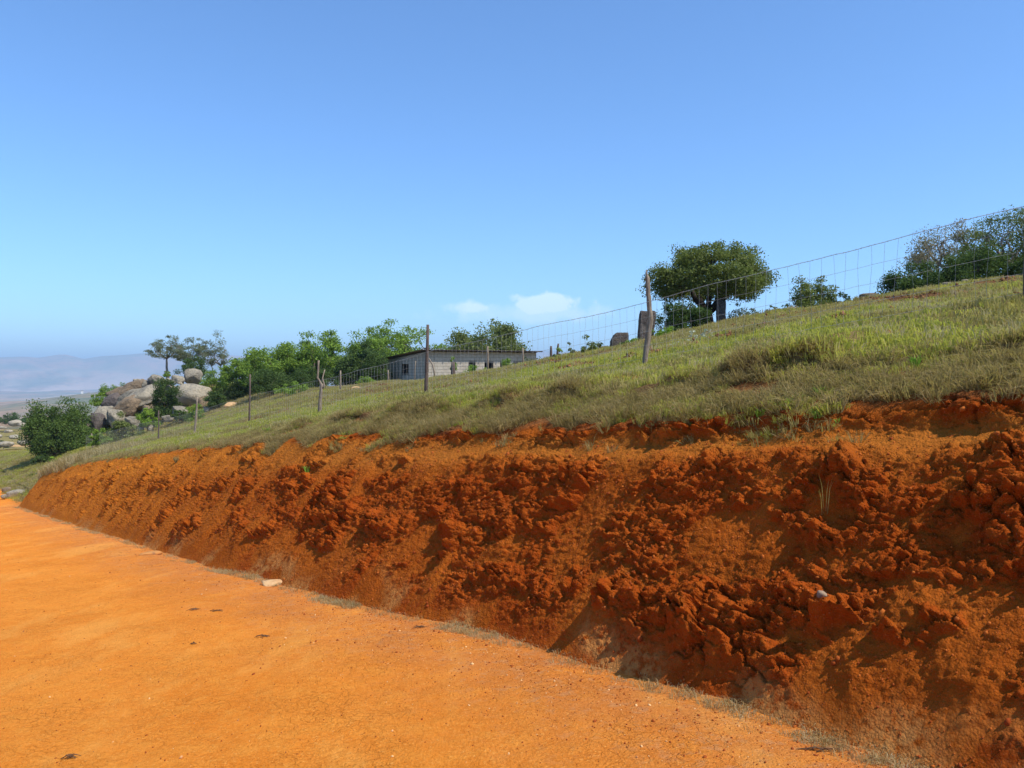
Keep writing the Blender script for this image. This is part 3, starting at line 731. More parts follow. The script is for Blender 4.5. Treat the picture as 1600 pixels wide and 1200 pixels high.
# crumbs of soil on the bank, grit on the road
def perlin3(p, s):
    return (perlin(p[:, 0]+p[:, 2]*0.7, p[:, 1]-p[:, 2]*0.3, s)+perlin(p[:, 1]+3.3, p[:, 2]+p[:, 0]*0.4, s+3)+perlin(p[:, 2]-5.1, p[:, 0]-p[:, 1]*0.5, s+7))/2
import bmesh
_ico = {}
def ico(sub):
    if sub not in _ico:
        b = bmesh.new(); bmesh.ops.create_icosphere(b, subdivisions=sub, radius=1)
        b.verts.ensure_lookup_table()
        _ico[sub] = (np.array([v.co[:] for v in b.verts]), np.array([[v.index for v in f.verts] for f in b.faces])); b.free()
    return _ico[sub]
def rock_mesh(name, seed, size=(1, 1, 1), sub=4, rough=0.22, cuts=5, boxy=0.0):
    v, f = ico(sub); v = v.copy(); rg = np.random.default_rng(seed)
    if boxy:
        a = np.abs(v).max(axis=1, keepdims=True); v = v*(1-boxy) + (v/a*0.86)*boxy
    v = v*(1+rough*perlin3(v*1.1+seed*3.7, seed)[:, None])
    for k in range(cuts):
        n = rg.normal(size=3); n /= np.linalg.norm(n); d = rg.uniform(0.62, 0.9)
        h = v@n - d; v = v - np.outer(np.maximum(h, 0)*0.85, n)
    v = v*(1+rough*0.22*perlin3(v*4+seed, seed+1)[:, None]+rough*0.10*perlin3(v*11+seed, seed+2)[:, None])
    return npmesh(name, v*np.array(size), f, True)
crumbs = protocol('crumb', [(rock_mesh('crumb', s, (1, 0.8, 0.7), 1, 0.5, 3), M_CRUMB) for s in range(5)])
r = np.random.default_rng(12)
n = 60000
iu = np.clip(np.searchsorted(bu, np.concatenate([r.uniform(0.3, 9, int(n*0.62)), r.uniform(9, 34, n-int(n*0.62))])), 0, len(bu)-2)
jp = r.integers(4, 272, n)
keep = r.uniform(size=n) < (0.25+0.75*sstep(-0.1, 0.4, fbm(bu[iu]*1.5, BS[iu, jp]*2.0, 3, 331)))
iu, jp = iu[keep], jp[keep]; n = len(iu)
P_ = np.stack([bx_[iu, jp], by_[iu, jp], BZ2[iu, jp]], -1)
rot = r.uniform(0, 6.28, (n, 3)); sc = 0.0030*np.exp(r.normal(size=n)*0.62); sc = np.clip(sc, 0.002, 0.026)*np.interp(bu[iu], [0, 9, 34], [1, 1.25, 2.0])
scatter('soil_crumbs', P_, rot, sc, r.integers(0, 5, n), crumbs)
grit = protocol('grit', [(rock_mesh('grit', 20+s, (1, 0.8, 0.5), 1, 0.5, 3), M_GRIT) for s in range(4)])
n = 11000; PU = np.concatenate([r.uniform(0.4, 8, n//2), r.uniform(8, 30, n-n//2)]); PW = 3.7-np.abs(r.normal(size=n))*0.55
PW = np.where(r.uniform(size=n) < 0.30, r.uniform(0.2, 3.6, n), PW)
gx, gy = uw2xy(PU, PW)
scatter('road_gravel', np.stack([gx, gy, road_z(PU, PW)+0.001], -1), r.uniform(0, 6.28, (n, 3)), np.clip(0.0032*np.exp(r.normal(size=n)*0.6), 0.0015, 0.018), r.integers(0, 4, n), grit)

# clods of turned soil lying in the heaps on the brow
cd_m = NM('turned_soil', 1.0, 0.03); oi = cd_m.n('ShaderNodeObjectInfo')
cd_m.color(cd_m.mix(oi.outputs['Random'], (0.105, 0.045, 0.02), (0.26, 0.13, 0.06))); cd_m.addbump(cd_m.noise(40, 4), 0.01)
clods = protocol('clod', [(rock_mesh('clod', 30+q_, (1, 0.8, 0.55), 1, 0.5, 3), cd_m.m) for q_ in range(4)])
PU = r.uniform(0, 55, 60000); PW = r.uniform(8, 20, 60000)
k = r.uniform(size=60000) < sstep(0.15, 0.6, soilheap(PU, PW)); PU, PW = PU[k], PW[k]; n = len(PU)
gx, gy = uw2xy(PU, PW)
scatter('turned_soil', np.stack([gx, gy, Zh(gx, gy)+0.005], -1), r.uniform(0, 6.28, (n, 3)), np.clip(0.028*np.exp(r.normal(size=n)*0.5), 0.01, 0.055), r.integers(0, 4, n), clods)

# ------------------------------------------------------------------ trees and shrubs
def tree(name, label, cat, px, d, h_px, w_px, leafm, barkm=None, seed=1, bottom=0.35, trunk=0.05, nclump=60, leaves=130, leaf=0.07,
         flat=0.6, stems=1, lean=0.0, group=None, base=None, sink=0.0, airy=1.0, depth=1.0, dz=0.0, hollow=0.55, fork=0.9):
    """h_px, w_px: height and width in photo pixels at distance d; bottom: where the crown starts"""
    barkm = barkm or M_BARK
    x, y = at(px, d); z0 = (ground(x, y) if base is None else base) - sink
    m = mpp(d); H = h_px*m; Wd = w_px*m/2
    root = empty(name, (x, y, z0), 0, label=label, cat=cat, group=group)
    rg = np.random.default_rng(seed); r_ = random.Random(seed)
    cz0 = H*bottom; CH = H-cz0
    # clump centres in an uneven dome
    C_ = []
    tries = 0
    while len(C_) < nclump and tries < nclump*30:
        tries += 1
        a = rg.uniform(0, 2*math.pi); rad = math.sqrt(rg.uniform(hollow**2*0.4, 1)); zz = rg.uniform(0, 1)
        lim = math.sqrt(max(0, 1-zz**2))*(1-0.35*max(0, 0.25-zz)/0.25) if flat < 0.9 else math.sqrt(max(0, 1-zz**4))
        if flat < 0.9 and rad*1.0 > lim: continue
        inner = (rad/max(lim, 0.01)) < hollow and zz < 0.72
        if inner and rg.uniform() < 0.8: continue
        wob = 1+0.24*float(perlin(np.array([math.cos(a)*1.3+seed]), np.array([math.sin(a)*1.3+zz*1.5]), seed)[0])*2
        top = 1+0.22*float(perlin(np.array([math.cos(a)*rad*1.9+seed*2]), np.array([math.sin(a)*rad*1.9]), seed+4)[0])*2
        under = 0.22*CH*rad**2*(1-zz)*(1 if bottom > 0.2 else 0)
        C_.append((rad*math.cos(a)*Wd*0.90*wob + lean*Wd*zz, rad*math.sin(a)*Wd*0.90*wob*depth, cz0 + CH*0.93*zz*top - under*0.5, rad, zz))
    C_ = np.array(C_)
    # trunk and limbs
    tb = MB(); tr = H*trunk
    forks = []
    for s in range(stems):
        sa = r_.uniform(0, 6.28); so_ = 0 if stems == 1 else Wd*0.12
        b = Vector((math.cos(sa)*so_, math.sin(sa)*so_, -0.15)); t = Vector((math.cos(sa)*so_*2.2+r_.uniform(-.05, .05)*H, math.sin(sa)*so_*2.2, cz0*fork+0.02*H))
        mid = (b+t)/2+Vector((r_.uniform(-.03, .03)*H, r_.uniform(-.03, .03)*H, 0))
        k = 1.0 if stems == 1 else 0.55
        tb.tube([b, b+Vector((0, 0, 0.16)), mid, t], [tr*1.45*k, tr*1.05*k, tr*0.9*k, tr*0.72*k], 9)
        forks.append(t)
    nl = 6 if len(C_) > 20 else 3
    limbs = []
    for i in range(nl):
        f = forks[i % len(forks)]; a = 2*math.pi*i/nl+r_.uniform(-.3, .3); rr2 = r_.uniform(0.45, 0.62)*Wd
        e = Vector((math.cos(a)*rr2+lean*Wd*0.4, math.sin(a)*rr2*depth, cz0+CH*r_.uniform(0.30, 0.55)))
        p1 = f+(e-f)*0.35+Vector((0, 0, -0.02*H)); p1.x += (e.x-f.x)*0.12; p1.y += (e.y-f.y)*0.12
        p2 = f+(e-f)*0.7+Vector((r_.uniform(-.03, .03)*H, r_.uniform(-.03, .03)*H, -0.03*H))
        tb.tube([f-Vector((0, 0, 0.02*H)), p1, p2, e], [tr*0.62, tr*0.46, tr*0.34, tr*0.24], 7); limbs += [(p1, .4), (p2, .32), (e, .25)]
    for c_ in C_:
        p = Vector(c_[:3]); best = min(limbs, key=lambda q: (q[0]-p).length)
        s = best[0]; mid = (s+p)/2+Vector((r_.uniform(-.04, .04)*H, r_.uniform(-.04, .04)*H, -0.02*H+r_.uniform(-.02, .02)*H))
        tb.tube([s, mid, p], [tr*best[1]*0.55, tr*0.12, tr*0.05], 4, cap=False)
    tb.build('trunk', barkm, root, True)
    # leaves, gathered in flattened clumps
    cr_ = 0.15*(Wd+CH)/2*1.15*airy
    n = int(len(C_)*leaves); ci = rg.integers(0, len(C_), n); cs = rg.uniform(0.65, 1.35, len(C_))
    dirv = rg.normal(size=(n, 3)); dirv /= np.linalg.norm(dirv, axis=1, keepdims=True)
    rad = cr_*cs[ci]*np.clip(rg.normal(0.76, 0.26, n), 0.05, 1.22)
    p = C_[ci, :3] + dirv*rad[:, None]*np.array((1.1, 1.1, flat+0.12))
    nrm = dirv*0.5 + rg.normal(size=(n, 3))*0.75 + np.array((0, 0, 0.35)); nrm /= np.linalg.norm(nrm, axis=1, keepdims=True)
    t1 = np.cross(nrm, rg.normal(size=(n, 3))); t1 /= np.linalg.norm(t1, axis=1, keepdims=True)+1e-9; t2 = np.cross(nrm, t1)
    L_ = leaf*rg.uniform(0.6, 1.35, n)[:, None]
    V = np.stack([p-t1*L_*0.5, p+t2*L_*0.27, p+t1*L_*0.5+nrm*L_*0.12, p-t2*L_*0.27], 1).reshape(-1, 3)
    V[:, 2] = np.maximum(V[:, 2], 0.02)
    Fq = np.arange(n*4).reshape(-1, 4)
    link('crown', npmesh('crown', V, Fq, False), leafm, root)
    return root

# the lone tree on the brow and what grows round it
tree('spreading_tree', 'dark green round-topped tree with thick forked trunk alone on the hill brow', 'tree', 1112, 27.5, 152, 190, M_LEAF_MAIN, M_DARKBARK, seed=4,
     bottom=0.45, fork=0.55, trunk=0.056, nclump=270, leaves=165, leaf=0.078, flat=0.62, sink=0.30, hollow=0.66, airy=0.88)
def shrub(label, px, d, h, w, mat, seed, name='shrub', cat='shrub', **k):
    a = dict(bottom=0.08, trunk=0.025, nclump=40, leaves=120, leaf=0.07, stems=3, flat=0.75, hollow=0.3); a.update(k)
    return tree(name, label, cat, px, d, h, w, mat, seed=seed, **a)
shrub('dark dense bush around the foot of the lone round-topped tree', 1072, 26.0, 46, 78, M_LEAF_DARK, 21, nclump=70, leaves=190, leaf=0.07, sink=0.1, flat=0.9)
shrub('thin twiggy bush left of the trunk of the lone tree, sky showing through', 1045, 26.5, 72, 66, M_LEAF_DARK, 22, leaves=60, leaf=0.06, airy=0.8, nclump=38, sink=0.3)
shrub('small twiggy bush right of the trunk of the lone tree', 1146, 27.5, 46, 44, M_LEAF_DARK, 23, leaves=36, leaf=0.06, airy=0.8, nclump=26, sink=0.3)
shrub('low bright green plant just left of the dark bush under the lone tree', 1040, 25.0, 26, 62, M_LEAF_BRIGHT, 24, leaves=60, leaf=0.06, nclump=26, sink=0.2)
shrub('pale low shrub right of the stone pillar beside the lone tree', 1172, 25.5, 26, 60, M_LEAF_GREY, 25, leaves=50, nclump=26, sink=0.15)
shrub('low green bush in front of the flat-topped stone block', 992, 26, 24, 50, M_LEAF_GREEN, 26, leaves=80, nclump=26, leaf=0.06, sink=0.15)
shrub('rounded grey-green bush on the skyline left of the stone block', 922, 28, 30, 44, M_LEAF_MAIN, 27, leaves=60, nclump=24, leaf=0.075, sink=0.2)
shrub('tiny straggly plant on the skyline beside the thin dark post', 893, 28.5, 22, 22, M_LEAF_GREY, 28, leaves=24, nclump=10, leaf=0.07, airy=0.7)
shrub('small dark plant growing against the thin dark post on the skyline', 871, 29, 22, 16, M_LEAF_GREEN, 29, leaves=40, nclump=10, leaf=0.07)
shrub('round green bush on the skyline between the lone tree and the right-hand thicket', 1270, 24, 60, 88, M_LEAF_MAIN, 30, leaves=110, nclump=60, leaf=0.07, sink=0.25)
shrub('small leafy bush right beside the round bush on the skyline', 1318, 23, 26, 34, M_LEAF_DARK, 31, leaves=60, nclump=18, leaf=0.06, sink=0.15)
shrub('sparse grey weed on the skyline left of the round bush', 1208, 24, 22, 40, M_LEAF_GREY, 32, leaves=30, nclump=20, leaf=0.05, airy=0.8, sink=0.12)
shrub('sparse grey weeds on the skyline left of the right-hand thicket', 1345, 22, 18, 46, M_LEAF_GREY, 33, leaves=26, nclump=20, leaf=0.045, airy=0.8, sink=0.1)
shrub('dark green bush at the left end of the right-hand thicket', 1430, 23, 70, 104, M_LEAF_DARK, 34, leaves=190, nclump=70, leaf=0.07, sink=0.3, flat=0.8)
shrub('big dark green bush in the middle of the right-hand thicket', 1518, 22, 88, 130, M_LEAF_DARK, 35, leaves=230, nclump=90, leaf=0.065, sink=0.3, flat=0.85)
tree('bare_tree', 'grey-brown thin-leaved tree rising behind the dark bushes of the right-hand thicket', 'tree', 1472, 26, 166, 126, M_LEAF_BROWN, M_BARKP, 36, bottom=0.42, trunk=0.03,
     nclump=90, leaves=95, leaf=0.06, flat=0.6, stems=2, sink=0.6)
tree('leafy_tree', 'olive green tree with a loose crown at the right edge of the photo', 'tree', 1572, 24, 162, 124, M_LEAF_MAIN, M_BARKP, 37, bottom=0.42, trunk=0.035, nclump=80, leaves=120, leaf=0.06, flat=0.5, stems=2, sink=0.6)
tree('leafy_tree', 'darker olive tree cut off by the right edge of the photo', 'tree', 1640, 22.5, 175, 130, M_LEAF_MAIN, M_BARK, 38, bottom=0.40, trunk=0.035, nclump=80, leaves=120, leaf=0.06, flat=0.5, sink=0.6)
shrub('dark bush beneath the olive trees at the right edge', 1598, 21.5, 62, 90, M_LEAF_DARK, 39, leaves=170, nclump=60, leaf=0.06, sink=0.3)
# silver-leaved plants on the slope
for i, (px, d, h, lb) in enumerate(((1055, 14.5, 18, 'silvery leaved plant in the grass just right of the crooked post'), (1082, 14.6, 22, 'taller silvery leaved plant in the middle of the three on the slope'), (1107, 14.2, 20, 'silvery leaved plant below the lone tree, rightmost of three'))):
    shrub(lb, px, d, h, 22, M_LEAF_SILVER, 60+i, name='silver_plant', cat='plant', leaves=9, nclump=12, leaf=0.045, airy=0.8, group='silvery plants on the slope', barkm=M_BARKP, trunk=0.012)

# trees behind the building and along its left
tree('domed_tree', 'wide dome-crowned green tree behind the block building roof', 'tree', 758, 78, 112, 142, M_LEAF_MAIN, M_BARKP, 40, bottom=0.12, trunk=0.03, nclump=230, leaves=170, leaf=0.24, hollow=0.75, flat=0.6, base=CAMH-(608-HOR)*mpp(78))
tree('flat_topped_tree', 'tall flat-topped thorn tree just left of the building, highest crown of the thicket', 'tree', 616, 68, 114, 162, M_LEAF_GREEN, M_BARK, 41, bottom=0.42, trunk=0.03, nclump=120, leaves=130, leaf=0.18, flat=0.35, sink=0.3)
tree('thorn_tree', 'bushy bright green tree in the middle of the thicket left of the building', 'tree', 502, 60, 99, 98, M_LEAF_GREEN, M_BARK, 42, bottom=0.15, trunk=0.03, nclump=90, leaves=150, leaf=0.17, flat=0.5, stems=2)
tree('thorn_tree', 'dark lower tree between the middle tree and the flat-topped one', 'tree', 560, 58, 74, 72, M_LEAF_DARK, M_BARK, 43, bottom=0.1, trunk=0.03, nclump=70, leaves=150, leaf=0.17, flat=0.6, stems=2)
tree('thorn_tree', 'wide bright green tree at the left part of the thicket with feathery edges', 'tree', 425, 60, 82, 112, M_LEAF_GREEN, M_BARK, 44, bottom=0.12, trunk=0.03, nclump=100, leaves=150, leaf=0.17, flat=0.45, stems=2)
tree('thorn_tree', 'lighter green tree at the far left end of the thicket beside the rocks', 'tree', 372, 62, 62, 64, M_LEAF_GREEN, M_BARK, 45, bottom=0.1, trunk=0.03, nclump=60, leaves=130, leaf=0.17, flat=0.5, stems=2)
tree('thorn_tree', 'bright green tree filling the gap between the wide left tree and the bushy middle tree', 'tree', 463, 62, 80, 84, M_LEAF_GREEN, M_BARK, 144, bottom=0.12, trunk=0.03, nclump=80, leaves=150, leaf=0.17, flat=0.5, stems=2)
tree('thorn_tree', 'green tree just behind the dark lower tree, below the flat-topped crown', 'tree', 572, 64, 90, 92, M_LEAF_GREEN, M_BARK, 145, bottom=0.12, trunk=0.03, nclump=80, leaves=150, leaf=0.17, flat=0.5, stems=2)
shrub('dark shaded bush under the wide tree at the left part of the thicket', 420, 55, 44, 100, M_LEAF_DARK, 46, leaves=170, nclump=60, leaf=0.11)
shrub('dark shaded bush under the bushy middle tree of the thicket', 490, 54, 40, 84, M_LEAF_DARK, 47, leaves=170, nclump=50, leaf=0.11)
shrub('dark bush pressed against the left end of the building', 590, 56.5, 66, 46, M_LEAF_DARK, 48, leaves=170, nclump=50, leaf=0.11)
shrub('low light green bush in front of the shaded thicket, behind the forked post', 455, 49, 22, 60, M_LEAF_GREEN, 49, leaves=80, nclump=30, leaf=0.10)
shrub('low bright shrub in front of the thicket near the leftmost wall corner', 570, 52, 20, 40, M_LEAF_GREEN, 50, leaves=70, nclump=20, leaf=0.10)
shrub('small upright leafy sapling in front of the sunlit wall of the building', 708, 46, 40, 15, M_LEAF_GREEN, 51, leaves=50, nclump=12, leaf=0.10, bottom=0.45, stems=1)
shrub('green bush in front of the building by its dark doorway', 745, 44, 18, 44, M_LEAF_GREEN, 52, leaves=60, nclump=20, leaf=0.09)
shrub('taller leafy shrub in front of the right part of the building', 790, 40, 32, 22, M_LEAF_GREEN, 53, leaves=60, nclump=16, leaf=0.08)
shrub('pale weed in front of the right end of the building', 822, 36, 20, 30, M_LEAF_GREY, 54, leaves=36, nclump=16, leaf=0.07)

# ------------------------------------------------------------------ rock outcrop
def boulder(label, cx, cy, d, w_px, h_px, seed, mat=None, rot=0.0, tilt=0.0, boxy=0.35, depth=1.0, cuts=6, name='boulder', group='boulders of the rocky outcrop', sub=4, rough=0.2, cat='boulder'):
    """centre pixel, size in photo pixels"""
    m = mpp(d); x, y = at(cx, d); z = CAMH-(cy-HOR)*m
    me = rock_mesh(name, seed, (w_px*m/2*1.06, w_px*m/2*depth, h_px*m/2*1.06), sub, rough, cuts, boxy)
    o = link(name, me, mat or M_ROCK); o.location = (x, y, z); o.rotation_euler = (0, tilt, rot)
    tag(o, label, cat, group); return o
BL = [
 ('huge smooth rounded boulder with a flat lower side, largest on the right of the outcrop', 302, 619, 62, 62, 36, 1, M_ROCKP, 0, 0.0),
 ('tall domed boulder perched on top of the huge smooth boulder', 303, 588, 66, 28, 27, 2, M_ROCK, 0.4, 0.2),
 ('squarish boulder left of the perched dome on the summit', 279, 594, 65, 20, 16, 3, M_ROCKP, 0.2, 0.1),
 ('pale slab-like boulder on the summit left of the squarish one', 259, 597, 65, 22, 13, 4, M_ROCKP, 0.5, -0.2),
 ('grey rounded boulder near the top left of the summit', 243, 596, 66, 24, 20, 5, M_ROCK, 0.1, 0.3),
 ('small upright boulder on the left shoulder of the outcrop', 229, 601, 66, 12, 16, 6, M_ROCK, 0, 0),
 ('long dark streaked slab sloping down the left shoulder', 204, 610, 67, 50, 26, 7, M_ROCKR, 0.3, -0.35),
 ('brown slab at the left end of the shoulder under the green bush', 186, 617, 68, 32, 22, 8, M_ROCKR, 0.2, -0.4),
 ('broad pale slab running down the middle of the outcrop', 222, 626, 62, 62, 34, 9, M_ROCKP, 0.3, -0.5),
 ('steep brownish slab below the broad pale one', 198, 640, 61, 50, 32, 10, M_ROCKR, 0.6, -0.6),
 ('tall cleft boulder at the left end of the outcrop above the big bush', 163, 652, 62, 38, 40, 11, M_ROCKP, 0.2, -0.3),
 ('dark sided block leaning at the lower left end of the outcrop', 153, 662, 60, 22, 34, 12, M_ROCKD, 0.2, 0.1),
 ('weathered block in the lower middle between the two small bushes', 208, 660, 58, 26, 22, 13, M_ROCK, 0, 0.2),
 ('small pale pointed stone at the foot of the outcrop by the bright bush', 219, 673, 54, 10, 14, 14, M_ROCKP, 0, 0.2),
 ('small pale stone right of the bright bush at the foot of the outcrop', 235, 668, 54, 12, 10, 15, M_ROCKP, 0, 0.4),
 ('rounded grey boulder below the huge smooth one', 283, 643, 56, 30, 20, 16, M_ROCK, 0, 0),
 ('low grey stone right of the thin fence post below the huge boulder', 262, 655, 55, 18, 12, 17, M_ROCK, 0, 0),
 ('flat pale ledge of rock at the right foot of the outcrop', 334, 640, 58, 40, 12, 18, M_ROCKP, 0, 0),
 ('flat buff ledge near the dark fence post, right of the outcrop', 364, 634, 56, 34, 11, 19, M_BUFF, 0, 0),
 ('shadowed boulder behind the dark bush in the middle of the outcrop', 250, 630, 63, 36, 34, 20, M_ROCKD, 0.4, 0.2),
 ('reddish wedge of rock against the right side of the huge boulder', 318, 632, 60, 18, 24, 21, M_ROCKR, 0.4, -0.3),
 ('pale boulder half hidden by the bushes right of the summit', 345, 612, 66, 30, 18, 22, M_ROCK, 0.1, 0),
 ('flat low stone lying in the grass at the foot of the outcrop', 188, 697, 48, 24, 9, 23, M_ROCK, 0, 0),
 ('lone upright brown stone beside the big bush at the left', 126, 676, 57, 20, 20, 24, M_ROCKR, 0, 0),
 ('brown slab filling the gap between the shoulder and the broad pale slab', 212, 622, 66, 56, 30, 26, M_ROCK, 0.3, -0.45),
 ('dark rock mass under the left shoulder above the cleft boulder', 178, 632, 66, 44, 36, 27, M_ROCKD, 0.2, -0.3),
 ('grey rock step below the summit boulders', 256, 608, 66, 44, 20, 28, M_ROCK, 0.1, 0.1),
 ('pale broken face right of the cleft boulder', 182, 656, 60, 30, 40, 29, M_ROCKP, 0.3, -0.2),
 ('brown rock behind the small bushes at the middle foot of the outcrop', 240, 652, 60, 40, 34, 30, M_ROCKR, 0.5, 0.1),
 ('small grey stone between the shoulder slab and the summit', 216, 598, 67, 14, 12, 25, M_ROCK, 0.3, 0),
]
for b in BL: boulder(*b, boxy=0.5 if b[6] not in (1, 2) else 0.2, cuts=11 if b[6] not in (1,) else 4, rough=0.34 if b[6] not in (1,) else 0.2)
# bushes and trees of the outcrop
tree('umbrella_tree', 'grey umbrella-shaped tree on the rocks, leftmost of three with its bare trunk clear', 'tree', 262, 72, 64, 72, M_LEAF_GREY, M_BARKP, 70, bottom=0.48, trunk=0.03, nclump=60, leaves=75, leaf=0.12, flat=0.4, base=CAMH-(588-HOR)*mpp(72))
tree('umbrella_tree', 'grey-green spreading tree on the rocks, middle of three', 'tree', 300, 74, 66, 66, M_LEAF_GREY, M_BARKP, 71, bottom=0.45, trunk=0.025, nclump=60, leaves=80, leaf=0.12, flat=0.45, stems=2, base=CAMH-(592-HOR)*mpp(74))
tree('umbrella_tree', 'taller thin grey-green tree on the rocks, rightmost of three', 'tree', 338, 75, 78, 46, M_LEAF_GREY, M_BARKP, 72, bottom=0.40, trunk=0.02, nclump=50, leaves=70, leaf=0.12, flat=0.6, stems=2, base=CAMH-(600-HOR)*mpp(75))
def at_px(cy, d): return CAMH-(cy-HOR)*mpp(d)
def obush(label, cx, yb, d, h, w, mat, seed, **k): return shrub(label, cx, d, h, w, mat, seed, base=at_px(yb, d), leaf=k.pop('leaf', 0.11), **k)
obush('dark bush behind the summit boulders under the spreading trees', 302, 590, 70, 34, 56, M_LEAF_DARK, 73, leaves=150, nclump=46)
obush('yellow-green bushes right of the summit boulders', 340, 612, 64, 34, 56, M_LEAF_GREEN, 74, leaves=130, nclump=46)
obush('large dark bush in the middle of the outcrop left of the huge boulder', 259, 652, 58, 54, 42, M_LEAF_DARK, 75, leaves=190, nclump=60, flat=0.9)
obush('dark round bush right of the huge boulder', 336, 640, 57, 34, 50, M_LEAF_DARK, 76, leaves=150, nclump=40)
obush('bright green bush at the foot of the outcrop', 230, 670, 54, 32, 36, M_LEAF_BRIGHT, 77, leaves=110, nclump=30)
obush('olive bush at the lower left foot of the outcrop', 192, 693, 51, 40, 54, M_LEAF_MAIN, 78, leaves=130, nclump=44)
obush('low light green bush beside the short pale post', 156, 697, 50, 24, 40, M_LEAF_GREEN, 79, leaves=90, nclump=26)
obush('green bush trailing over the left shoulder of the outcrop', 178, 622, 70, 26, 52, M_LEAF_GREEN, 80, leaves=130, nclump=40)
obush('small green bush at the left foot of the shoulder slab', 155, 636, 66, 22, 34, M_LEAF_GREEN, 81, leaves=110, nclump=26)
obush('green shrub below the huge boulder around the forked post', 305, 664, 50, 34, 34, M_LEAF_GREEN, 82, leaves=90, nclump=26)
obush('small dark bush left of the forked post below the huge boulder', 281, 660, 54, 22, 34, M_LEAF_DARK, 83, leaves=120, nclump=24)
obush('small green bush on the summit between the boulders', 262, 590, 68, 10, 22, M_LEAF_GREEN, 84, leaves=60, nclump=14)
obush('green bushes on the slope between the outcrop and the thicket', 372, 628, 60, 34, 50, M_LEAF_MAIN, 85, leaves=120, nclump=36)
tree('big_bush', 'big dense dark green tree at the left, in front of the distant hills', 'tree', 92, 57, 92, 112, M_LEAF_MID, M_BARK, 86, bottom=0.12, trunk=0.03, nclump=190, leaves=200, leaf=0.14, flat=0.6, hollow=0.7, stems=3, base=at_px(718, 57))
obush('small bush against the right side of the big dark tree', 138, 690, 60, 46, 40, M_LEAF_DARK, 87, leaves=150, nclump=36)
obush('small dark bush at the foot of the big dark tree', 64, 724, 50, 12, 28, M_LEAF_DARK, 88, leaves=80, nclump=16)
obush('bright green weed right of the small dark bush under the big tree', 80, 722, 48, 9, 14, M_LEAF_BRIGHT, 89, leaves=60, nclump=10)
for i, (px, yb, d, w, h, lb) in enumerate(((14, 664, 190, 44, 20, 'dark bushes beyond the track at the left edge of the photo'), (-24, 664, 190, 44, 20, 'dark bush just outside the left edge beyond the track'), (40, 664, 200, 30, 13, 'low dark bush beyond the track near the big tree'), (4, 700, 125, 16, 12, 'tiny dark bush among the pale stones at the left edge'))):
    obush(lb, px, yb, d, h, w, M_LEAF_DARK, 90+i, leaves=90, nclump=30, leaf=0.3 if d > 150 else 0.2)
# pale stones on the low ground left
r_ = random.Random(4)
st = [(36, 692, 118, 20, 10), (8, 694, 118, 22, 9), (22, 683, 135, 16, 7), (-6, 682, 135, 14, 7), (24, 661, 175, 18, 10), (34, 664, 172, 12, 7), (12, 674, 150, 12, 5), (44, 680, 140, 10, 6), (2, 668, 160, 14, 4)]
sl = ['rounded pale stone nearest the big tree beyond the track', 'low wide pale stone at the left edge above the track', 'pale stone in the middle of the far stone field', 'pale stone at the very left edge of the stone field',
      'tallest pale rock beside the far dark bushes', 'smaller rock right of the tallest far rock', 'flat pale stone in the upper stone field', 'small stone beside the big tree crown', 'long low stone at the left edge below the far bushes']
for i, (cx, cy, d, w, h) in enumerate(st):
    boulder(sl[i], cx, cy, d, w, h, 40+i, M_ROCKP, boxy=0.3, name='stone', group='pale stones beyond the dirt track', sub=3, cat='stone')
# stones by the end of the bank
for i, (cx, cy, d, w, h, lb) in enumerate(((24, 772, 43, 26, 13, 'pale stone at the foot of the far end of the cut bank'), (10, 766, 46, 16, 10, 'reddish stone left of the pale one past the end of the bank'), (33, 764, 46, 16, 9, 'upper grey stone behind the pale one past the end of the bank'), (4, 776, 42, 10, 8, 'small stone at the left edge past the end of the bank'))):
    boulder(lb, cx, cy, d, w, h, 55+i, [M_ROCKP, M_ROCKR, M_ROCK, M_ROCKP][i], boxy=0.5, name='stone', group='stones past the end of the bank', sub=3, cat='stone')

# standing stones near the lone tree
boulder('dark upright flat-topped standing stone just behind the crooked post', 1010, 510, 26.0, 27, 52, 71, M_ROCKD, boxy=0.85, cuts=2, name='standing_stone', group='standing stones on the brow', rough=0.12, depth=0.7, tilt=0.06, cat='stone')
boulder('short dark stone block half hidden by a green bush, left of the standing stone', 967, 532, 27.0, 30, 26, 72, M_ROCKD, boxy=0.9, cuts=1, name='standing_stone', group='standing stones on the brow', rough=0.10, depth=0.7, cat='stone')
boulder('narrow brown stone pillar against the trunk of the lone tree', 1126, 490, 26.4, 15, 46, 73, M_ROCKD, boxy=0.8, cuts=2, name='standing_stone', group='standing stones on the brow', rough=0.12, cat='stone')
boulder('low grey boulder under the twiggy bush left of the lone tree', 1052, 510, 26.0, 26, 16, 74, M_ROCK, boxy=0.3, name='boulder', group='standing stones on the brow', cat='boulder')
for i, (cx, cy, d, w, h, lb) in enumerate(((1237, 484, 23.0, 26, 10, 'flat pale stone on the skyline at the foot of the round bush'), (1360, 464, 20.8, 34, 12, 'flat grey stone on the skyline left of the right-hand thicket'), (1480, 446, 20.2, 18, 10, 'pale stone between the two dark bushes of the right-hand thicket'), (1508, 441, 19.8, 16, 9, 'small pale stone under the big dark bush of the thicket'), (488, 620, 40, 13, 11, 'small pale grey stone in the grass just left of the forked post'), (460, 630, 36, 14, 5, 'flat pinkish stone in the grass left of the forked post'), (556, 607, 40, 18, 6, 'flat buff stone in the grass between the forked post and the tall dark post'))):
    boulder(lb, cx, cy, d, w, h, 80+i, [M_ROCKP, M_ROCKR, M_ROCKP, M_ROCKP, M_ROCKP, M_ROCKR, M_BUFF][i], boxy=0.4, name='stone', group='stones lying in the grass', sub=3, cat='stone')
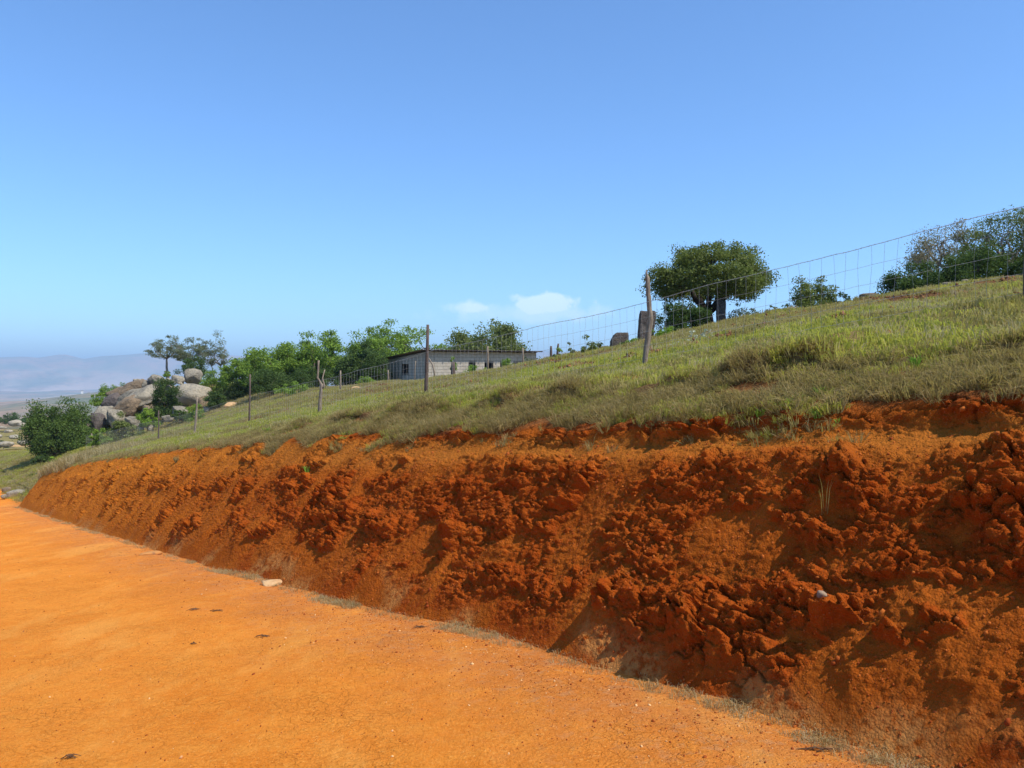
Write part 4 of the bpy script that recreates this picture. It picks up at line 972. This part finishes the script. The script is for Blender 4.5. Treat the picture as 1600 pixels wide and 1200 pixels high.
def bank_point(px, py):
    """nearest bank vertex seen at this photo pixel"""
    X_ = bx_; Y_ = by_; P1 = 800+F*X_/np.maximum(Y_, 0.2); P2 = HOR+F*(CAMH-BZ2)/np.maximum(Y_, 0.2)
    k = np.argmin((P1-px)**2+(P2-py)**2+np.where(Y_ < 0.5, 1e9, 0)); i, j = np.unravel_index(k, P1.shape)
    return X_[i, j], Y_[i, j], BZ2[i, j]
def road_point(px, py):
    t = (px-800)/F; s = (py-HOR)/F; g = (s - G*(U[0]*t+U[1]))
    d = CAMH/g; return t*d, d, float(road_z(np.array([t*d*U[0]+d*U[1]]), np.array([t*d*W[0]+d*W[1]]))[0])
def loose_rock(label, p, size, seed, mat, name='stone', boxy=0.4, cat='stone', sub=3, rz=0.0):
    o = link(name, rock_mesh(name, seed, size, sub, 0.25, 6, boxy), mat); o.location = (p[0], p[1], p[2]+size[2]*0.35); o.rotation_euler = (0.1, 0, rz); tag(o, label, cat, 'loose stones beside the road'); return o
p = road_point(428, 911); loose_rock('flat buff slab of stone at the foot of the bank where the road edge bends', p, (0.17, 0.09, 0.045), 91, M_BUFF, boxy=0.75, rz=0.6)
p = road_point(233, 866); loose_rock('low sandy orange block at the foot of the bank farther down the road', p, (0.20, 0.08, 0.035), 92, M_CRUSTY, boxy=0.6, rz=0.8)
p = bank_point(1286, 932); loose_rock('fist-sized grey and white stone resting alone on the bare soil of the bank', p, (0.030, 0.026, 0.024), 93, M_PEBBLE)
p = bank_point(1345, 1192); loose_rock('small whitish pebble at the road edge at the bottom right', p, (0.02, 0.014, 0.010), 94, M_PEBBLE)

# fallen litter on the road
def litter(label, px, py, L_, seed):
    p = road_point(px, py); rg = random.Random(seed); mb = MB()
    for k in range(7):
        a = rg.uniform(-0.5, 0.5)+0.2; l = L_*rg.uniform(0.4, 1); ox, oy = rg.uniform(-.3, .3)*L_, rg.uniform(-.12, .12)*L_
        dx, dy = math.cos(a)*l/2, math.sin(a)*l/2
        mb.tube([(ox-dx, oy-dy, 0.006), (ox, oy, 0.014+rg.uniform(0, .01)), (ox+dx, oy+dy, 0.007)], [0.0015, 0.0035, 0.0015], 5)
    o = mb.build('dry_twig', M_LITTER, None, True); o.location = p; tag(o, label, 'twig', 'dry litter on the road'); return o
litter('dark flat scrap of dry litter on the road, left of centre', 335, 956, 0.14, 1)
litter('pale scrap of dry litter just left of the dark one', 303, 955, 0.12, 2)
litter('small tangle of dry twigs on the road nearer the camera, right of the dark scrap', 408, 996, 0.13, 3)
litter('short dark twig on the road between the scraps and the bottom edge', 299, 1007, 0.05, 4)
litter('thin twigs lying at the bottom left of the road', 105, 1190, 0.09, 5)
litter('tangle of dry twigs on the road edge below the tufts', 652, 982, 0.14, 7)
litter('dry stick lying at the road edge at lower right', 1285, 1172, 0.16, 8)
# plants on the bank
def tuft(label, p, n, h, w, mat, seed, name='grass_tuft', spread=0.5):
    me = blades(n, 0.02, h*0.5, h, w, spread, seed, 1); o = link(name, me, mat); o.location = p; tag(o, label, 'plant', 'plants rooted in the cut bank'); return o
tuft('long thin grass stalks leaning alone on the bare red bank at right', bank_point(1290, 800), 9, 0.30, 0.004, M_G2, 1, spread=0.35)
tuft('small bright green tuft on the orange upper bank, left of centre', bank_point(480, 738), 26, 0.16, 0.012, M_G4, 2, spread=0.9)
tuft('fresh green tuft rooted under the lip near the middle of the bank', bank_point(596, 662), 50, 0.22, 0.010, M_G2, 3, spread=0.9)
tuft('bright broad-leaved tuft on the turf ledge above the right of the bank', bank_point(1430, 575), 26, 0.13, 0.011, M_G4, 4, spread=0.8)
tuft('bright broad-leaved tuft on the lip left of the big red clods', bank_point(1275, 618), 22, 0.10, 0.011, M_G4, 5, spread=0.8)
tuft('dark grass clump hanging below the turf at the left part of the bank', bank_point(275, 722), 50, 0.22, 0.012, M_G3, 6, spread=1.1)

# ------------------------------------------------------------------ fence
WF = 8.9
fence = empty('wire_fence', (*uw2xy(10.0, WF), 0), 0, label='long wire mesh stock fence on uneven wooden posts running up the grassy slope', cat='fence')
f0 = fence.location.copy()
def fpos(px):
    t = (px-800)/F; d = WF/(W[0]*t+W[1]); return t*d, d
posts = [  # px base, height m, radius, mat, shape
 (145, 1.05, 0.05, M_POST, [(0, 0), (-0.10, 1)]), (247, 1.45, 0.035, M_POSTD, [(0, 0), (0.02, 1)]), (302, 1.55, 0.045, M_POST, [(0, 0), (0.10, .4), (0.16, 1)]),
 (389, 1.68, 0.032, M_POSTD, [(0, 0), (0.04, 1)]), (498, 1.50, 0.05, M_POST, [(0, 0), (0.05, .35), (0.09, .55), (-0.03, .68), (0.0, 1)]),
 (665, 1.52, 0.043, M_POSTD, [(0, 0), (0.05, 1)]), (1004, 1.52, 0.042, M_POST, [(0, 0), (0.065, .22), (0.12, .5), (0.09, .72), (0.075, .88), (0.055, 1)]), (1604, 0.98, 0.04, M_POSTD, [(0, 0), (0.01, 1)])]
for px, h, rd, mt, shp in posts:
    x, y = fpos(px); z = ground(x, y); mb = MB()
    pts = []; rads = []
    for i, (dx, f_) in enumerate(shp):
        pts.append((x-f0.x+dx, y-f0.y, z+h*f_ - (0.25 if i == 0 else 0)))
    P2 = []; R2 = []
    for i in range(len(pts)-1):
        for k in range(4):
            t = k/4; a = Vector(pts[i]); b = Vector(pts[i+1]); q = a.lerp(b, t)
            q += Vector((random.uniform(-1, 1), random.uniform(-1, 1), 0))*rd*0.12; P2.append(q)
    P2.append(Vector(pts[-1])); n_ = len(P2)
    for i in range(n_):
        f_ = i/(n_-1); rr2 = rd*(1.05-0.25*f_)*random.uniform(0.9, 1.1)
        if px == 1004 and f_ > 0.86: rr2 = rd*(0.62-0.5*(f_-0.86)/0.14)
        if px == 498 and f_ > 0.55: rr2 = rd*0.55
        R2.append(rr2)
    if px == 498:
        q = Vector(pts[2]); 
        mb.tube([q-Vector((0.0, 0, 0.1)), q+Vector((0.07, 0, -0.02)), q+Vector((-0.0, 0.05, 0.18)), q+Vector((0.06, 0.08, 0.42))], [rd*0.7, rd*0.5, rd*0.4, rd*0.3], 7)
    mb.tube(P2, R2, 10); mb.build('post', mt, fence, True)
FU = np.arange(1.0, 60, 0.16)
def fz(u, w=WF):
    x, y = uw2xy(u, w); return x, y, ground(x, y)
FG = np.array([fz(u) for u in FU]); FG[:, 2] = smooth(FG[:, 2], 55)
def sag(u): return -0.035*np.sin((u % 3.7)/3.7*math.pi) 
heights = [(0.955, 0.0034), (0.72, 0.0017), (0.50, 0.0017), (0.28, 0.0017), (0.08, 0.0017)]
for hgt, rd in heights:
    mb = MB(); pts = [(x-f0.x, y-f0.y, z+hgt+float(sag(u))*(hgt)+random.uniform(-.004, .004)) for u, (x, y, z) in zip(FU, FG)]
    mb.tube(pts, rd, 4)
    if hgt > 0.9:
        for i in range(len(pts)-1):
            if i > 110: break
            a = Vector(pts[i]); b = Vector(pts[i+1])
            for k in (0.2, 0.8):
                q = a.lerp(b, k); mb.tube([q-Vector((0.004, 0.003, 0.012)), q+Vector((0.004, -0.003, 0.012))], 0.0022, 3, cap=False)
    mb.build('line_wire', M_WIRE, fence)
def stay_pts(i, seed):
    x, y, z = FG[i]; u = FU[i]; rg = random.Random(seed)
    out = []; ox = 0
    for k, (hgt, _) in enumerate(heights):
        out.append((x-f0.x+U[0]*ox, y-f0.y+U[1]*ox, z+hgt+float(sag(u))*hgt)); ox += rg.uniform(-.022, .022)
    return out
for i in range(0, 105):
    mb = MB(); mb.tube(stay_pts(i, i), 0.0017, 3, cap=False); mb.build('stay_wire', M_WIRE, fence)
mb = MB()
for i in range(105, len(FU)): mb.tube(stay_pts(i, i), 0.0017, 3, cap=False)
tag(mb.build('distant_stay_wires', M_WIRE, fence), kind='stuff')
# scattered older posts of the yard in front of the building
yp = [(532, 612, 36, 33, 0.045, 0.0, 'short weathered post among the grass left of the building'), (607, 600, 46, 22, 0.05, -0.02, 'short pale post at the left corner of the building'),
      (648, 598, 42, 34, 0.03, 0.05, 'thin crooked stick post in front of the shaded end wall'), (680, 594, 42, 34, 0.05, -0.30, 'bent leaning pole in front of the sunlit wall just right of the tall dark post'),
      (708, 592, 43, 26, 0.13, 0.0, 'thick dark stump-like post in front of the sunlit wall'), (762, 583, 34, 42, 0.05, 0.0, 'upright grey post in front of the dark doorway'),
      (817, 570, 32, 26, 0.045, 0.0, 'upright pale post near the right end of the building'), (861, 560, 29, 18, 0.05, 0.0, 'thin dark post on the skyline right of the building'),
      (871, 558, 29.5, 21, 0.045, 0.03, 'slightly taller dark post right of the thin one on the skyline')]
for i, (px, yb, d, h, rd, ln_, lb) in enumerate(yp):
    x, y = at(px, d); z = ground(x, y); H = h*mpp(d)+max(0, (z-(CAMH-(yb-HOR)*mpp(d))))*0; top = CAMH-(yb-h-HOR)*mpp(d)
    H = max(0.5, top-z)
    mb = MB(); mb.tube([(0, 0, -0.2), (ln_*0.15, 0, H*0.4), (ln_*0.5, 0, H*0.75), (ln_*1.1, 0, H)], [rd, rd*0.95, rd*0.85, rd*0.7], 8)
    o = mb.build('old_post', M_POSTD if i in (4, 7, 8) else M_POST, None, True); o.location = (x, y, z); tag(o, lb, 'post', 'old posts around the yard')

# ------------------------------------------------------------------ block building
DB = 52.0
cx_, cy_ = at(665, DB); bz = CAMH-(606-HOR)*mpp(DB)
rz = R(25)                     # local +x runs along the long front wall (away to the right)
bld = empty('block_building', (cx_, cy_, bz), rz, label='long low concrete block building with a lean-to sheet roof and gaping windows', cat='building')
LEN = 8.04; HT = (606-549)*mpp(DB)
# end wall runs back-left: local axes: x along front, y depth (away). End wall visible on the left => skewed plan
def P_end(s): return Vector((-2.15*s, 4.3*s, 0))      # from corner back-left
def wall_blocks(parent, p0, dvec, length, height_fn, openings, mat_a, thick=0.19, course=0.21, blk=0.43):
    """courses of separate blocks with recessed joints; returns nothing"""
    pass
dx_f = Vector((1, 0, 0)); n_in = Vector((0, 1, 0))
def wall(name, p0, dirv, inward, length, h0, h1, openings, mat):
    mb = MB()
    xs = sorted(set([0, length]+[o[0] for o in openings]+[o[1] for o in openings]))
    def top(s): return h0+(h1-h0)*s/length
    M = Matrix((( dirv.x, inward.x, 0, p0.x), (dirv.y, inward.y, 0, p0.y), (0, 0, 1, p0.z), (0, 0, 0, 1)))
    def prism(a, b, z0, za, zb, t0=0.0, t1=0.19):
        i0 = len(mb.v)
        for (s, z) in ((a, z0), (b, z0), (b, zb), (a, za)):
            for t in (t0, t1): mb.v.append(tuple(M @ Vector((s, t, z))))
        for f in ((0,2,4,6),(1,7,5,3),(0,1,3,2),(2,3,5,4),(4,5,7,6),(6,7,1,0)): mb.f.append([i0+k for k in f])
    for a, b in zip(xs[:-1], xs[1:]):
        op = [o for o in openings if o[0] <= a+1e-6 and o[1] >= b-1e-6]
        if not op: prism(a, b, -1.2, top(a), top(b))
        else:
            o = op[0]
            prism(a, b, -1.2, o[2], o[2]); prism(a, b, o[3], top(a), top(b))
    w = mb.build(name, M_MORTAR, bld)
    # block faces, 8 mm proud of the mortar; joined, each block about 5 px long in the photograph
    fb = MB(); course = 0.2; blk = 0.40; k = 0; z = -0.8
    while z < max(h0, h1):
        s = -(0.2 if k % 2 else 0.0)
        while s < length:
            a = max(s+0.008, 0); b = min(s+blk-0.008, length); z0 = z+0.008; z1 = z+course-0.008
            segs = [(a, b)]
            for o in openings:
                if z1 > o[2] and z0 < o[3]:
                    ns = []
                    for (p, q) in segs:
                        if q <= o[0] or p >= o[1]: ns.append((p, q)); continue
                        if p < o[0]: ns.append((p, o[0]))
                        if q > o[1]: ns.append((o[1], q))
                    segs = ns
            for (p, q) in segs:
                if q-p < 0.03: continue
                zt = min(z1, top(q)-0.01, top(p)-0.01)
                if zt-z0 < 0.03: continue
                jit = random.uniform(-0.004, 0.004); i0 = len(fb.v)
                for (ss, zz) in ((p, z0), (q, z0), (q, zt), (p, zt)):
                    for t in (-0.014+jit, 0.01): fb.v.append(tuple(M @ Vector((ss, t, zz))))
                for f in ((0,2,4,6),(0,1,3,2),(2,3,5,4),(4,5,7,6),(6,7,1,0)): fb.f.append([i0+kk for kk in f])
            s += blk
        z += course; k += 1
    o = fb.build('block_courses', mat, w); tag(o, kind='stuff')
    return w, M
fr_open = [(3.0, 3.5, 0.55, HT-0.72), (4.15, 4.8, -0.2, HT-0.72), (5.3, 5.9, 0.9, HT-0.72), (6.3, 7.3, 0.9, HT-0.72)]
w1, M1 = wall('front_wall', Vector((0, 0, 0)), dx_f, n_in, LEN, HT, HT, fr_open, M_BLOCK)
ev = Vector((0.0, 9.2, 0)); el_ = ev.length; ed_ = ev.normalized(); en = Vector((ed_.y, -ed_.x, 0))
if en.x < 0: en = -en
w2, M2 = wall('end_wall', Vector((0, 0, 0)), ed_, en, el_, HT-0.02, HT-0.42, [(3.6, 5.2, 0.95, 1.6)], M_BLOCK)
bk0 = ev
w3, _ = wall('back_wall', bk0, dx_f, Vector((0, -1, 0)), LEN, HT-0.42, HT-0.42, [(2.6, 3.2, 0.9, 1.6)], M_BLOCK)
w4, _ = wall('far_end_wall', Vector((LEN, 0, 0)), ed_, -en, el_, HT-0.02, HT-0.42, [], M_BLOCK)
mb = MB(); mb.v += [(-0.1, 0.1, -0.3), (LEN-0.1, 0.1, -0.3), (LEN+ev.x, ev.y-0.1, -0.3), (ev.x, ev.y-0.1, -0.3)]; mb.f.append([0, 1, 2, 3]); mb.build('floor', M_INT, bld)
# window / door frames
def frame(M, o, parent, door=False, bars=1):
    mb = MB(); a, b, z0, z1 = o; t = 0.035
    def bx(s0, s1, q0, q1, d0=0.04, d1=0.09):
        i0 = len(mb.v)
        for s in (s0, s1):
            for dd in (d0, d1):
                for z in (q0, q1): mb.v.append(tuple(M @ Vector((s, dd, z))))
        for f in ((0,1,3,2),(4,6,7,5),(0,4,5,1),(2,3,7,6),(0,2,6,4),(1,5,7,3)): mb.f.append([i0+k for k in f])
    bx(a, a+t, z0, z1); bx(b-t, b, z0, z1); bx(a+t, b-t, z1-t, z1)
    if not door: bx(a+t, b-t, z0, z0+t)
    for k in range(bars): s = a+(b-a)*(k+1)/(bars+1); bx(s-0.014, s+0.014, z0+t, z1-t, 0.05, 0.08)
    mb.build('door_frame' if door else 'window_frame', M_DARK, parent)
frame(M2, (3.6, 5.2, 0.95, 1.6), w2, bars=2); frame(M1, fr_open[0], w1, bars=0); frame(M1, fr_open[1], w1, True, 0); frame(M1, fr_open[2], w1, bars=1); frame(M1, fr_open[3], w1, bars=1)
# roof: corrugated sheets with an overhang at the front, each sheet its own part
ov = 0.46
def rp(s, v, lift=0.0):   # s along front, v 0 front .. 1 back
    base = Vector((s, 0, 0)) + ev*v; z = HT+0.05 - 0.40*v*1.0
    return Vector((base.x, base.y, z+lift))
nsh = 9; x0_, x1_ = -0.42, LEN+0.28
for k in range(nsh):
    a = x0_+(x1_-x0_)*k/nsh; b = x0_+(x1_-x0_)*(k+1)/nsh+0.05
    mb = MB(); nseg = 12; vs = [-ov/el_, 0.3, 0.7, 1.12]
    for th_ in (0.0, 0.012):
        for v in vs:
            for j in range(nseg+1):
                s = a+(b-a)*j/nseg; q = rp(s, v, 0.012*math.cos(j*math.pi)+th_+0.006*(k % 2)+0.02); mb.v.append(tuple(q))
    m_ = nseg+1; nv = len(vs); off_ = nv*m_
    for i in range(nv-1):
        for j in range(nseg):
            p0 = i*m_+j; mb.f.append([p0, p0+m_, p0+m_+1, p0+1]); mb.f.append([p0+off_, p0+1+off_, p0+m_+1+off_, p0+m_+off_])
    for j in range(nseg): mb.f.append([j, j+1, j+1+off_, j+off_]); e = (nv-1)*m_; mb.f.append([e+j, e+j+off_, e+j+1+off_, e+j+1])
    mb.build('roof_sheet', M_ROOF, bld)
for k in range(7):
    s = 0.2+(LEN-0.4)*k/6; mb = MB(); a = rp(s, -0.5/el_, -0.05); b = rp(s, 0.15, -0.05)
    mb.tube([a, b], 0.035, 6); mb.build('rafter', M_DARK, bld)
mb = MB(); mb.tube([rp(x0_, -ov/el_*0.92, -0.01), rp(x1_, -ov/el_*0.92, -0.01)], 0.03, 5); mb.build('eaves_pole', M_DARK, bld)

# little white houses on the far ridge
for i, (px, py, lb) in enumerate(((139, 613, 'tiny white house on the distant brown ridge, left of the pair'), (141, 619, 'tiny white house lower on the distant brown ridge'), (128, 610, 'faint pale house higher on the distant ridge'))):
    d = 1500+60*i; x, y = at(px, d); z = CAMH-(py-HOR)*mpp(d)-3
    h = empty('far_house', (x, y, z), 0.3*i, label=lb, cat='house', group='small houses on the distant ridge')
    mb = MB(); mb.box(-2.2, 2.2, -1.6, 1.6, -6, 1.6); wl = NM('white_wall'); wl.color((0.6, 0.58, 0.55)); mb.build('wall', wl.m, h)
    mb = MB(); mb.v += [(-2.5, -1.9, 1.6), (2.5, -1.9, 1.6), (2.5, 1.9, 1.6), (-2.5, 1.9, 1.6), (-2.5, 0, 2.6), (2.5, 0, 2.6)]; mb.f += [[0, 1, 5, 4], [2, 3, 4, 5], [0, 4, 3], [1, 2, 5], [0, 3, 2, 1]]; mb.build('roof', M_ROOF, h)

# ------------------------------------------------------------------ haze
mb = MB(); mb.box(-14500, 14500, -14500, 14500, ZMIN-1.0, max(ZMAX, 40)+4)
hz = NM('haze_air'); v = hz.n('ShaderNodeVolumePrincipled'); v.inputs['Density'].default_value = 0.00019; v.inputs['Color'].default_value = (0.55, 0.77, 1.0, 1); v.inputs['Anisotropy'].default_value = 0.0
out = hz.t.nodes['Material Output']
for l_ in list(out.inputs['Surface'].links): hz.t.links.remove(l_)
hz.t.nodes.remove(hz.b); hz.l(v.outputs[0], out.inputs['Volume'])
tag(mb.build('haze', hz.m), kind='stuff')
